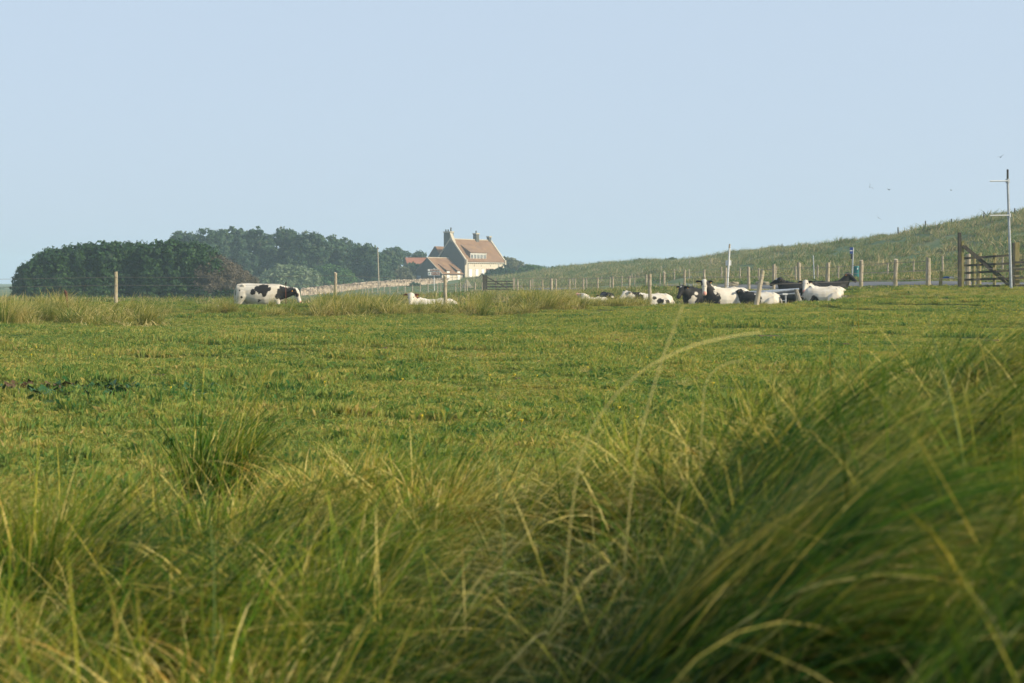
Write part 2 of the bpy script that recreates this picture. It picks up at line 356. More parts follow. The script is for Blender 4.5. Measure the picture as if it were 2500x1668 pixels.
tb('brace', rel(2356, 600.5, 56.72), rel(2465, 690, 56.72), .06, .03, WOODD)
tb('stile', rel(2426, 700, 56.66), rel(2426, 618, 56.66), .07, .04, WOODY)
tb('stile', rel(2466, 708, 56.66), rel(2466, 608, 56.66), .09, .05)
t2 = thing('paddock_fence', 'thick mossy gatepost with dark rails running out of the picture to the right', 'fence', gp(2490, 56)); t = t2; g = t2.location.copy()
tb('post', rel(2482, 704, 56.2), rel(2482, 592, 56.2), .17, .17, WOODY)
tb('post', rel(2474, 706, 56.0), rel(2474, 593, 56.0), .06, .1)
for i, ya in enumerate((641, 658, 679, 698)): tb('rail', rel(2478, ya, 56.0+i*.001), rel(2640, ya-4, 56.0+i*.001), .085, .04)
tb('post', rel(2600, 704, 56.2), rel(2600, 615, 56.2), .12, .12, WOODY)
grp = 'old posts leaning together behind the high gate'
for i, (px, top, m, r_, lb) in enumerate(((2362, 620, WOOD, .11, 'stout pale post just behind the brace of the high gate'), (2376, 622, WOODY, .07, 'thin mossy post behind the high gate, beside the stout pale one'),
        (2389, 616, WOODY, .10, 'broken-topped mossy post behind the high gate where the brace meets the top rail'), (2427, 616, WOODY, .06, 'thin squared post behind the middle of the high gate'))):
    p = gp(px, 60+i*.6); p.z = zpx(700, 60+i*.6)
    o = link('gate_support_post', post_mesh(zpx(top, 60)-zpx(700, 60), r_, i+40), m, None, p); tag(o, lb, 'post', grp)

g = gp(1218, 116); t = thing('farm_gate', 'five-bar dark farm gate in the roadside fence below the dark bush', 'gate', g)
def rel(px, py, D=116): return at(px, py, D)-g
for px, y0 in ((1181, 672), (1187, 672), (1255, 678)): tb('gate_post', rel(px, 722, 115.9), rel(px, y0, 115.9), .19, .19, WOODD if px < 1250 else WOOD)
for i, y in enumerate((687, 693.5, 700.5, 707, 713)): tb('rail', rel(1187, y, 116+i*.002), rel(1253, y, 116+i*.002), .075, .04)
tb('brace', rel(1187, 676, 115.8), rel(1236, 702, 115.8), .09, .04)
tb('stile', rel(1210, 716, 116.1), rel(1210, 680, 116.1), .1, .06, WOOD); tb('stile', rel(1237, 716, 116.1), rel(1237, 685, 116.1), .11, .07, WOOD)
tb('prop', rel(1270, 697, 115.5), rel(1279, 706, 115.5), .1, .1, WOOD)

# ---------------------------------------------------------------- poles and signs
g = gp(2469, 54); g.z = zpx(712, 54); t = thing('tall_pole', 'tall leaning galvanised pole with two bare side arms beside the field gate', 'pole', g)
def rel(px, py, D=54): return at(px, py, D)-g
MB().tube([rel(2469, 718), rel(2460, 440)], [.052, .045], 10).build('pole', STEEL, t)
MB().tube([rel(2460, 440), rel(2460, 414)], [.040, .038], 10).build('pole_top', WOODD, t)
for y in (442, 526): MB().tube([rel(2460+(y-442)/27, y, 53.93), rel(2417, y+.5, 53.93)], .024, 8).build('arm', WHITEP, t); MB().tube([rel(2460+(y-442)/27, y-5), rel(2460+(y-442)/27, y+5)], .075, 10).build('clamp', STEEL, t)
g = gp(1776, 82); t = thing('sign_pole', 'leaning white pole with a small square white notice facing the road', 'sign', g)
def rel(px, py, D=82): return at(px, py, D)-g
MB().tube([rel(1776, 702), rel(1781, 606)], [.055, .055], 10).build('pole', WHITEP, t)
MB().tube([rel(1781, 606), rel(1781.5, 596)], [.056, .05], 10).build('pole_top', WOOD, t)
c_ = rel(1779, 642, 81.9); MB().box((c_.x-.155, c_.y+.14, c_.z-.15), (c_.x+.17, c_.y+.155, c_.z+.15)).build('notice', WHITEP, t)
g = gp(2078, 100); t = thing('bus_stop_sign', 'blue flag sign with a white bar on a grey pole at the far roadside', 'sign', g)
def rel(px, py, D=100): return at(px, py, D)-g
MB().tube([rel(2080, 690), rel(2083, 604)], .05, 8).build('pole', STEEL, t)
SB = mat('sign_blue', (.015,.045,.20), .4)
c_ = rel(2079, 612, 99.9); MB().box((c_.x-.13, c_.y-.01, c_.z-.22), (c_.x+.10, c_.y+.01, c_.z+.22)).build('flag_panel', SB, t)
MB().box((c_.x-.125, c_.y-.015, c_.z-.04), (c_.x+.06, c_.y-.011, c_.z+.02)).build('white_bar', WHITEP, t)
MB().box((c_.x-.06, c_.y-.01, c_.z-.60), (c_.x+.06, c_.y+.01, c_.z-.235)).build('timetable', BLACKP, t)
g = gp(1987, 97); MBt = MB().tube([Vector((.05, 0, -.4)), at(1985, 624, 97)-g], .035, 8); o = MBt.build('marker_pole', STEEL, None, g); tag(o, 'slim leaning silver pole between fence posts left of the blue sign', 'pole')
# teal bin
g = gp(2090, 101); g.z = zpx(684, 101); t = thing('litter_bin', 'teal round litter bin standing behind a fence post at the roadside', 'bin', g); TEAL = mat('teal', (.008,.14,.135), .45)
def ring(r, z): return (Vector((0, 0, z)), Vector((r, 0, 0)), Vector((0, r, 0)))
MB().loft([ring(.17, .12), ring(.20, .14), ring(.20, .62), ring(.185, .64)], 20).build('drum', TEAL, t, smooth=False)
MB().loft([ring(.185, .64), ring(.19, .66), ring(.215, .90), ring(.20, .98), ring(.15, 1.0)], 20).build('hood', TEAL, t)
MB().box((-.02, -.235, .74), (.06, -.205, .86)).build('slot_plate', WHITEP, t); MB().loft([ring(.10, -.1), ring(.10, .12)], 12).build('foot', BLACKP, t)
# brown direction sign
g = gp(1060, 205); g.z = zpx(714, 205); t = thing('direction_sign', 'two-panel brown and white road direction sign in front of the barn gable', 'sign', g)
def rel(px, py, D=205): return at(px, py, D)-g
BROWN = mat('sign_brown', (.20,.085,.045), .5)
MB().tube([rel(1060.5, 716), rel(1059.5, 655)], .05, 8).build('pole', WHITEP, t)
for y0, y1, xb, txt, dy in ((657.2, 662.3, 1050, 'Site National', 0), (664, 672.5, 1053.5, 'Gris Nez', .2)):
    a = rel(1044.5, y1, 204.8); b = rel(1074, y0, 204.8); MB().box((a.x, a.y, a.z), (b.x, a.y+.04, b.z)).build('sign_panel', WHITEP, t)
    a2 = rel(xb, y1-.8, 204.78); b2 = rel(1073.2, y0+.8, 204.78); p_ = MB().box((a2.x, a.y-.02, a2.z), (b2.x, a.y-.005, b2.z)).build('brown_field', BROWN, t)
    tc = bpy.data.curves.new('lettering', 'FONT'); tc.size = (b2.z-a2.z)*.95; tc.align_y = 'CENTER'; tc.extrude = .003
    cw = (b2.x-a2.x)*.86/len(txt); hgt = (b2.z-a2.z)*.95; sx_ = min(1, cw/(hgt*.55))
    for ic, ch in enumerate(txt):
        if ch == ' ': continue
        tc.body = ch; tmp = bpy.data.objects.new('letter', tc); COL.objects.link(tmp); bpy.context.view_layer.update()
        me = bpy.data.meshes.new_from_object(tmp.evaluated_get(bpy.context.evaluated_depsgraph_get())); bpy.data.objects.remove(tmp)
        me.transform(Matrix.Rotation(math.pi/2, 4, 'X')); me.transform(Matrix.Diagonal((sx_, 1, 1, 1))); me.materials.clear()
        link('letter', me, WHITEP, t, Vector((a2.x+(b2.x-a2.x)*.07+cw*ic, a.y-.03, (a2.z+b2.z)/2)))
a = rel(1046, 671, 204.75); MB().tube([Vector((a.x+.15, a.y-.01, a.z+.05)), Vector((a.x+.15, a.y-.01, a.z+.30))], .05, 5).build('pictogram', mat('sign_green', (.03,.12,.06)), t)
# warning sign seen from the back
g = gp(1137, 168); g.z = zpx(716, 168); t = thing('warning_sign', 'back of a triangular road sign on a grey post left of the farm gate', 'sign', g)
def rel(px, py, D=168): return at(px, py, D)-g
CREAM = mat('sign_back', (.42,.38,.27), .6)
MB().prism([rel(1126.5, 702.5), rel(1154, 702.5), rel(1140, 681)], Vector((0, .02, 0)), Vector((0, .05, 0))).build('triangle_panel', CREAM, t)
MB().tube([rel(1141, 718, 167.9), rel(1139, 682, 167.9)], .07, 8).build('pole', WOOD, t)
for y in (688, 699): pa, pb = (rel(1136, y, 167.95), rel(1144, y, 167.95)) if y == 688 else (rel(1129, y, 167.95), rel(1151, y, 167.95)); MB().tube([pa, pb], .025, 6).build('bracket', STEEL, t)
# utility pole
g = gp(925, 258); t = thing('utility_pole', 'slim wooden utility pole standing before the trees left of the house', 'pole', g)
MB().tube([Vector((0.05, 0, -.5)), at(922, 604, 258)-g], [.13, .09], 8).build('pole', WOOD, t)
MB().tube([at(919, 607, 257.9)-g, at(925, 607, 257.9)-g], .05, 6).build('crossarm', WOODD, t)
# small stakes in the pasture
g = gp(698, 50); t = thing('electric_fence_stake', 'thin rusty stake with a dark insulator standing in front of the grazing cow', 'stake', g)
MB().tube([(0, 0, -.2), (0, 0, .80)], .011, 6).build('rod', mat('rust', (.16,.06,.04)), t); MB().tube([(0, 0, .76), (0, 0, .80), (.02, 0, .88)], [.03, .035, .015], 8).build('insulator', BLACKP, t)
g = gp(532, 47); o = MB().tube([(0, 0, -.1), (0, 0, .13)], .022, 8).build('marker_peg', WHITEP, None, g); tag(o, 'tiny white peg in the grass left of the grazing cow', 'peg')
g = gp(163, 45); o = MB().tube([(.05, 0, -.1), (.02, 0, .35), (-.02, 0, .62), (-.06, 0, .70)], [.02, .03, .05, .01], 8).build('dry_dock_stalk', mat('dock', (.09,.035,.02)), None, g); tag(o, 'dark dry seed stalk among the tussocks by the left fence post', 'stalk')

# ---------------------------------------------------------------- rocks, flowers, manure
def rock_mesh(seed, sx, sy, sz):
    bm = bmesh.new(); bmesh.ops.create_icosphere(bm, subdivisions=3, radius=1)
    for v in bm.verts:
        n = v.co.normalized(); q = np.array([n.x*1.3+seed*3.1]); k = 1+.35*(vnoise(q, np.array([n.y*1.3+n.z*2.1]), seed)[0]-.5)+.15*(vnoise(q*3, np.array([n.y*4+n.z*3]), seed+1)[0]-.5)
        c = [max(-.72, min(.72, a)) for a in (n.x, n.y, n.z)]; v.co = Vector((c[0]*sx*k, c[1]*sy*k, c[2]*sz*k))*1.25
    me = bpy.data.meshes.new('rock'); bm.to_mesh(me); bm.free(); return me
for i, (px, py, D, sx, sz, lb) in enumerate(((1788, 697, 88, .42, .22, 'low brown boulder just right of the white pole at the roadside'), (1862, 697, 90, .50, .26, 'squarish grey boulder at the roadside behind the leaning post'),
        (2118, 688, 90, .30, .22, 'pale boulder on the verge beside the teal bin'), (2148, 690, 84, .35, .12, 'flat low stone in the grass right of the teal bin'), (2192, 685, 84, .40, .18, 'flat-topped boulder on the verge behind a fence post left of the high gate'),
        (2328, 682, 82, .38, .18, 'tan boulder on the verge just left of the high gate'), (2496, 683, 82, .35, .22, 'reddish boulder behind the thick mossy gatepost'))):
    p = at(px, py, D); p.z = max(p.z, h1(p.x, p.y)+sz*.2)
    o = link('boulder', rock_mesh(i+3, sx, sx*.8, sz), ROCK, None, p); tag(o, lb, 'rock', 'boulders along the road')
    o.rotation_euler = (0, 0, i*1.1)
CLOD = []
for i, (px, D, s_, lb) in enumerate(((1628, 46, .22, 'brown bare clod in the turf in front of the lying cows'), (2180, 44, .10, 'small dark clod on the field below the high gate'), (1252, 46.5, .16, 'pale flat stone lying in front of the tussocks'))):
    o = link('clod' if i < 2 else 'flat_stone', rock_mesh(i+20, s_, s_*.6, s_*.16), SOIL if i < 2 else mat('pale_stone', (.5,.48,.42)), None, gp(px, D)); tag(o, lb, 'clod' if i < 2 else 'stone')
g = gp(1914, 52.5); o = link('bare_earth', rock_mesh(31, .95, .5, .10), SOIL, None, g); o['kind'] = 'structure'

# ---------------------------------------------------------------- cattle feeder with stump
g = gp(1890, 54.0); gz = g.z; t = thing('water_trough', 'long black cattle trough edged with galvanised rails between the lying cows', 'trough', g)
def rel(px, py, D=54): return at(px, py, D)-g
a0, a1 = rel(1822, 716, 54.3), rel(1948, 708, 53.9)
mb = MB(); ax = (a1-a0).normalized(); sd = Vector((-ax.y, ax.x, 0)).normalized()
mb.loft([(a0.lerp(a1, k)+Vector((0, .35, -.28)), sd*.36*f, Vector((0, 0, .30*f))) for k, f in ((.0, .7), (.03, .95), (.1, 1), (.5, 1), (.9, 1), (.97, .95), (1, .7))], 18)
mb.build('tank', BLACKP, t)
MB().tube([rel(1832, 718, 53.4), rel(1890, 712.5, 53.3), rel(1951, 706.5, 53.2)], .050, 10).build('rail', STEEL, t)
MB().tube([rel(1830, 713, 54.9), rel(1940, 706.5, 54.8)], .035, 10).build('rail', STEEL, t)
MB().tube([rel(1872, 721.5, 53.35), rel(1947, 716.5, 53.25)], .032, 10).build('rail', STEEL, t)
MB().tube([rel(1891, 735, 53.35), rel(1920, 734, 53.3)], .022, 8).build('crossbar', STEEL, t)
MB().tube([rel(1918, 745, 53.3), rel(1918, 716, 53.3)], .030, 8).build('leg', STEEL, t)
MB().tube([rel(1953, 745, 53.9), rel(1953, 716, 53.9)], .030, 8).build('leg', STEEL, t)
MB().box(tuple(rel(1911, 719, 53.22)-Vector((0, 0, .02))), tuple(rel(1923, 716, 53.22)+Vector((0, .03, 0)))).build('bracket', WHITEP, t)
g = at(1951, 741, 52.6); mb = MB(); rs = random.Random(5)
mb.loft([(Vector((.10, 0, -.25)), Vector((.16, 0, 0)), Vector((0, .12, 0))), (Vector((.03, 0, .0)), Vector((.14, 0, 0)), Vector((0, .1, 0))), (Vector((-.04, 0, .25)), Vector((.085, 0, 0)), Vector((0, .08, 0))), (Vector((-.12, 0, .52)), Vector((.075, 0, .0)), Vector((0, .06, 0)))], 10)
o = mb.build('broken_stump', wood_mat('bleached_wood', (.10,.085,.07), (.42,.38,.31)), None, g); tag(o, 'bleached broken wooden stump leaning at the right end of the trough', 'stump')

# ---------------------------------------------------------------- cows
def coat_mat(name, base_c, patches, edge=.10):
    m = mat(name, rough=.7, spec=.25); co_ = N(m, 'ShaderNodeTexCoord').outputs['Object']
    nz = noise(m, 6.5, 6, co_, rough=.68); d0 = math_(m, 'MULTIPLY', math_(m, 'SUBTRACT', nz, .5), edge*8)
    WHITE = ramp(m, noise(m, 3, 4, co_), [(.3, (.46,.40,.31)), (.6, (.56,.52,.45))]); BLACK = ramp(m, noise(m, 5, 3, co_), [(.3, (.006,.006,.007)), (.75, (.018,.016,.015))])
    col = {'w': WHITE, 'b': BLACK}
    c = col[base_c]
    for kind, p, r in patches:
        vs_ = N(m, 'ShaderNodeVectorMath', operation='DISTANCE'); L(m, co_, vs_.inputs[0]); vs_.inputs[1].default_value = p
        s = math_(m, 'ADD', vs_.outputs['Value'], math_(m, 'MULTIPLY', d0, min(1, r*2.2))); f = N(m, 'ShaderNodeMapRange'); L(m, s, f.inputs[0])
        f.inputs[1].default_value = r+.012; f.inputs[2].default_value = r-.012
        tgt = col.get(kind) or {'p': (.62,.30,.24), 'n': (.10,.035,.02)}[kind]
        c = mixc(m, f.outputs[0], c, tgt)
    base(m, c); return m
EYE = mat('eye', (.008,.006,.005), .15, spec=.6); TAGM = mat('ear_tag', (.75,.36,.10), .5)
def limb(mb, pts): mb.loft([(Vector(p), Vector((r1, 0, 0)) if abs(ax_) < .5 else Vector((0, 0, r1)), Vector((0, r2, 0))) for p, r1, r2, ax_ in pts], 10)
def make_cow(label, px, D, heading, pose, face, pitch, coatbase, patches, poll=None, scale=1.0, zoff=0, sway=0):
    """heading = way the body points, face = way the muzzle points (degrees, 0 = right, 270 = to the camera)"""
    g = gp(px, D); g.z += zoff; root = thing('cow', label, 'cow', g, R(heading)); root.scale = (scale,)*3
    mb = MB(); V3 = Vector; yaw = R(face-heading); pt = R(pitch)
    d = V3((math.cos(yaw)*math.cos(pt), math.sin(yaw)*math.cos(pt), math.sin(pt)))
    side = V3((-math.sin(yaw), math.cos(yaw), 0)); up = d.cross(side)*-1
    if up.z < 0: up = -up
    X, Y, Z = V3((1, 0, 0)), V3((0, 1, 0)), V3((0, 0, 1))
    if pose == 'stand':
        tr = [(-.98, 1.22, .10, .10), (-.93, 1.19, .22, .20), (-.80, 1.12, .27, .29), (-.55, 1.05, .29, .37), (-.2, .98, .35, .43), (.15, .96, .36, .44), (.42, .98, .31, .42), (.62, 1.02, .25, .37), (.80, 1.04, .18, .28), (.90, 1.04, .10, .18)]
        mb.loft([(V3((x, 0, z)), Y*ry, Z*rz) for x, z, ry, rz in tr], 18)
        mb.loft([(V3((-.62, 0, 1.33)), Y*.26, Z*.05), (V3((-.70, 0, 1.34)), Y*.27, Z*.07), (V3((-.78, 0, 1.30)), Y*.24, Z*.06)], 12)
        for s in (1, -1):
            fo = .10*s
            limb(mb, [((-.70, .17*s, 1.12), .24, .13, 0), ((-.70+fo*.3, .18*s, .92), .25, .14, 0), ((-.72+fo, .17*s, .74), .16, .10, 0), ((-.84+fo, .16*s, .50), .075, .055, 0), ((-.84+fo, .16*s, .40), .06, .045, 0), ((-.80+fo, .16*s, .15), .042, .04, 0), ((-.77+fo, .16*s, .06), .06, .05, 0), ((-.76+fo, .16*s, -.02), .07, .055, 0)])
            fo = -.08*s
            limb(mb, [((.55, .16*s, 1.0), .17, .10, 0), ((.58, .17*s, .78), .13, .09, 0), ((.58+fo, .16*s, .58), .075, .06, 0), ((.59+fo, .15*s, .42), .062, .055, 0), ((.58+fo, .15*s, .18), .042, .04, 0), ((.60+fo, .15*s, .06), .055, .05, 0), ((.61+fo, .15*s, -.02), .065, .055, 0)])
        mb.loft([(V3((-.50, 0, .62)), X*.10, Y*.10), (V3((-.48, 0, .55)), X*.17, Y*.15), (V3((-.46, 0, .48)), X*.10, Y*.1)], 12)
        nb = V3((.62, 0, 1.10)); poll = V3(poll or (1.32, 0, 1.10)); nr = ((.30, .20), (.24, .16), (.17, .125), (.13, .11))
    else:
        tr = [(-.92, .50, .10, .10), (-.88, .48, .20, .22), (-.72, .44, .31, .34), (-.42, .42, .38, .40), (-.1, .40, .42, .40), (.2, .40, .40, .40), (.45, .43, .33, .40), (.66, .46, .25, .34), (.80, .45, .15, .22)]
        rl = sway
        mb.loft([(V3((x, rl*(.1), z)), Y*ry, Z*rz) for x, z, ry, rz in tr], 18)
        for x, z, r in ((-.62, .76, .10), (-.3, .79, .06), (.30, .78, .07), (.48, .82, .07)):   # hip bones, spine, withers
            mb.loft([(V3((x-.17, 0, z-.05)), Y*r, Z*.04), (V3((x, 0, z)), Y*r*2.0, Z*.06), (V3((x+.17, 0, z-.05)), Y*r, Z*.04)], 10)
        for s in (1, -1):
            q = .10 if s*sway < 0 else .0
            mb.loft([(V3((-.80, .28*s, .34)), Z*.14, Y*.10), (V3((-.62, (.33+q)*s, .38)), Z*.27, Y*.15), (V3((-.40, (.40+q)*s, .32)), Z*.25, Y*.14), (V3((-.20, (.45+q)*s, .22)), Z*.14, Y*.10)], 12)
            mb.loft([(V3((-.20, (.46+q)*s, .14)), Z*.09, Y*.07), (V3((-.45, (.50+q)*s, .08)), Z*.06, Y*.05), (V3((-.55, (.50+q)*s, .06)), Z*.05, Y*.045), (V3((-.28, (.54+q)*s, .05)), Z*.045, Y*.04), (V3((-.1, (.55+q)*s, .04)), Z*.055, Y*.05)], 9)
            mb.loft([(V3((.42, .24*s, .42)), Z*.20, Y*.11), (V3((.52, .27*s, .24)), Z*.13, Y*.10), (V3((.66, .24*s, .12)), Z*.08, Y*.07), (V3((.80, .21*s, .08)), Z*.07, Y*.06)], 10)
            mb.loft([(V3((.82, .20*s, .07)), Z*.06, Y*.055), (V3((.62, .17*s, .05)), Z*.045, Y*.04), (V3((.48, .16*s, .04)), Z*.05, Y*.05)], 9)
        mb.loft([(V3((.70, 0, .18)), Z*.14, Y*.12), (V3((.80, 0, .30)), Z*.12, Y*.10), (V3((.84, 0, .44)), Z*.1, Y*.09)], 10)
        nb = V3((.52, 0, .58)); poll = V3(poll or (.92, 0, 1.02)); nr = ((.30, .22), (.24, .17), (.17, .13), (.13, .115))
    # neck: from the shoulders up to the poll
    hp_ = poll+d*.10
    for k in range(1): pass
    pts = [nb, nb.lerp(hp_, .38)+V3((.03, 0, -.03)), nb.lerp(hp_, .72)+V3((.02, 0, .0)), hp_]
    secs = []
    for i, p in enumerate(pts):
        tg = (pts[min(i+1, 3)]-pts[max(0, i-1)]).normalized(); s_ = Y-tg*Y.dot(tg); s_.normalize(); u_ = tg.cross(s_)
        secs.append((p, s_*nr[i][1], u_*nr[i][0]))
    mb.loft(secs, 14)
    hs = [(-.04, .055, .06), (0, .095, .10), (.10, .115, .125), (.20, .108, .125), (.30, .080, .105), (.40, .068, .085), (.48, .078, .078), (.53, .068, .062), (.56, .035, .035)]
    mb.loft([(poll+d*a-up*(.02+.04*a), side*rs_, up*ru) for a, rs_, ru in hs], 14)
    for s in (1, -1):
        e0 = poll+d*.03+side*(.09*s)+up*.01; e1 = e0+side*(.11*s)-up*.01; e2 = e0+side*(.22*s)-up*.05
        mb.loft([(e0, d*.02, up*.035), (e1, d*.03, up*.066), (e0+side*(.18*s)-up*.03, d*.025, up*.055), (e2, d*.01, up*.012)], 8)
    tmp = mb.build('tmp', EYE); md = tmp.modifiers.new('r', 'REMESH'); md.mode = 'VOXEL'; md.voxel_size = .021; md.use_smooth_shade = True
    ms_ = tmp.modifiers.new('s', 'SMOOTH'); ms_.factor = .5; ms_.iterations = 5
    dg = bpy.context.evaluated_depsgraph_get(); me = bpy.data.meshes.new_from_object(tmp.evaluated_get(dg)); bpy.data.objects.remove(tmp)
    me.materials.clear(); me.name = 'body'
    def hc(a, b, c_): return tuple(poll+d*a+side*b+up*c_)
    pl = [(k, hc(*q[1:]) if q[0] == 'h' else q, r) for k, q, r in patches]
    me.materials.append(coat_mat('coat', coatbase, pl)); body = link('body', me, None, root, smooth=True)
    for s in (1, -1):
        bm = bmesh.new(); bmesh.ops.create_uvsphere(bm, u_segments=10, v_segments=8, radius=.020); em = bpy.data.meshes.new('eye'); bm.to_mesh(em); bm.free()
        link('eye', em, EYE, root, poll+d*.17+side*(.098*s)+up*.035, True)
        q = poll+d*.055+side*(.22*s)-up*.03; MB().box((-.004, -.022, -.03), (.004, .022, .03), Matrix.Translation(q)@Matrix.Rotation(yaw, 4, 'Z')).build('ear_tag', TAGM, root)
    tx = V3((-.99, .0, 1.20)) if pose == 'stand' else V3((-.93, 0, .52)); dz = .75 if pose == 'stand' else .40
    MB().tube([tx, tx+V3((-.05, 0, -.1)), tx+V3((-.06, .01, -dz*.6)), tx+V3((-.04, .02, -dz*.85)), tx+V3((-.03, .03, -dz))], [.035, .028, .02, .04, .01], 8).build('tail', body.data.materials[0], root)
    return root
hW = ('h', .12, 0, .10)
make_cow('large white cow with black blotches grazing in front of the dark hedge', 640, 54, 0, 'stand', 336, -64, 'w',
    [('b', (.10,-.34,1.25), .24), ('b', (-.12,-.36,1.25), .17), ('b', (.14,-.38,1.00), .10), ('b', (-.28,-.36,1.10), .12), ('b', (.32,-.34,1.24), .13), ('b', (.85,-.16,1.02), .28), ('b', (1.08,-.12,1.08), .24), ('b', (.66,-.3,.90), .12), ('b', (1.12,-.05,.85), .14),
     ('b', (-.05,-.38,.72), .10), ('b', (-.9,-.2,1.0), .04), ('b', (-.80,-.28,1.15), .035), ('b', ('h', .26, -.11, .02), .085), ('b', ('h', .26, .11, .02), .085), ('p', ('h', .58, 0, -.02), .07), ('b', ('h', .0, .2, 0), .12), ('b', (-.72,-.28,.9), .05)], poll=(1.27, 0, 1.20), zoff=.10)
make_cow('white cow with dark brown ears lying deep in tussocks behind a fence post', 1056, 54.0, 197, 'lie', 268, -55, 'w',
    [('n', ('h', .03, .23, -.02), .13), ('n', ('h', .03, -.23, -.02), .13)], poll=(.78, .05, .98), zoff=-.17, scale=1.08)
make_cow('white cow with a pink nose lying low in tussocks, only a pale hump showing', 1449, 54.0, 222, 'lie', 150, 14, 'w',
    [('p', ('h', .5, 0, 0), .13), ('p', ('h', .3, .1, 0), .06)], poll=(.30, -.10, .84), zoff=-.10, scale=.9)
make_cow('dark cow showing only its rump with a white streak above the tussocks', 1480, 55.5, 100, 'lie', 100, -40, 'b', [('w', (-.9,-.10,.62), .06)], poll=(.95, 0, .70), zoff=.12, scale=.8)
make_cow('black-spotted white cow lying behind the mid-pasture fence post, head to the left', 1588, 54, 186, 'lie', 214, -38, 'w',
    [('b', (.55,.30,.62), .22), ('b', (.62,.0,.75), .24), ('b', (.88,.0,.85), .14), ('b', (.30,.40,.40), .10), ('b', (.17,.38,.55), .05), ('b', (-.10,.35,.66), .09), ('b', (-.33,.42,.50), .13), ('b', (-.25,.46,.30), .10), ('b', (-.60,.42,.45), .12), ('b', (-.72,.42,.32), .10), ('b', ('h', .3, 0, 0), .05), ('b', ('h', .52, 0, -.02), .08)], poll=(.98, .05, .88), zoff=.0, scale=.93)
make_cow('black cow with a white chest blaze lying left of the white-faced cow', 1712, 55.3, 216, 'lie', 228, -50, 'b',
    [('w', (.62,.28,.42), .12), ('w', (.70,.22,.25), .13), ('w', (.52,.26,.60), .08), ('w', ('h', .1,.0,.12), .05)], poll=(.90, -.02, .88), zoff=.06, scale=1.05)
make_cow('white cow with black neck and white blaze lying left of the leaning post', 1772, 53.4, 202, 'lie', 266, -58, 'w',
    [('b', (.80,.10,.60), .30), ('b', (.66,.26,.42), .27), ('b', (.86,.1,.85), .20), ('b', ('h', .14,.13,.02), .105), ('b', ('h', .14,-.13,.02), .105), ('b', ('h', .02,.22,0), .13), ('b', ('h', .02,-.22,0), .13), ('b', (.55,.33,.2), .16), ('w', ('h', .15, 0, .12), .075), ('w', ('h', .42, 0, .05), .10), ('p', ('h', .52, 0, .03), .075)], poll=(.90, .12, 1.04), zoff=.03, scale=1.12)
make_cow('cow with a black forehand and white hindquarters lying right of the leaning post', 1852, 53.0, 176, 'lie', 150, -30, 'w',
    [('b', (.55,.2,.5), .42), ('b', (.25,.3,.45), .32), ('b', (.85,0,.75), .30), ('b', (.3,0,.75), .25), ('b', (-.75,.40,.15), .10), ('b', (-.9,.1,.28), .10), ('w', ('h', .05, 0, .12), .07), ('b', ('h', .3, 0, 0), .2)], poll=(.74, -.10, .90), zoff=.04, scale=.86)
make_cow('black cow with a white band over its hips lying behind the trough', 1950, 56.0, 178, 'lie', 165, -25, 'b',
    [('w', (-.38,.25,.65), .17), ('w', (-.52,.36,.42), .17), ('w', (-.62,.40,.20), .17), ('w', (-.30,0,.82), .15), ('w', ('h', .2,.08,.1), .06)], poll=(.72, 0, .96), zoff=.20, scale=.95)
make_cow('white-faced cow half hidden behind the broad white cow right of the trough', 2010, 55.6, 188, 'lie', 248, -50, 'w',
    [('b', (.58,.22,.66), .15), ('b', (.36,.30,.60), .09), ('b', ('h', .02,.22,0), .11), ('b', ('h', .02,-.22,0), .11), ('p', ('h', .53, 0, .02), .07), ('b', (.75,.20,.2), .15)], poll=(.76, .1, 1.02), zoff=-.06)
make_cow('broad white cow with two dark leg patches lying right of the trough', 2008, 53.6, 170, 'lie', 120, -60, 'w',
    [('b', (.40,.42,.28), .20), ('b', (.78,.15,.15), .16), ('b', (-.42,.50,.22), .09), ('b', (-.62,.50,.30), .05), ('b', (-.9,.3,.12), .13), ('b', (.9,-.3,.5), .2)], poll=(.72, -.25, .45), zoff=.10, scale=.84)
make_cow('all-black cow lying behind the others, its head raised to the right', 2022, 57.5, 4, 'lie', 330, -36, 'b', [], poll=(.80, 0, 1.14), zoff=.12, scale=.94)

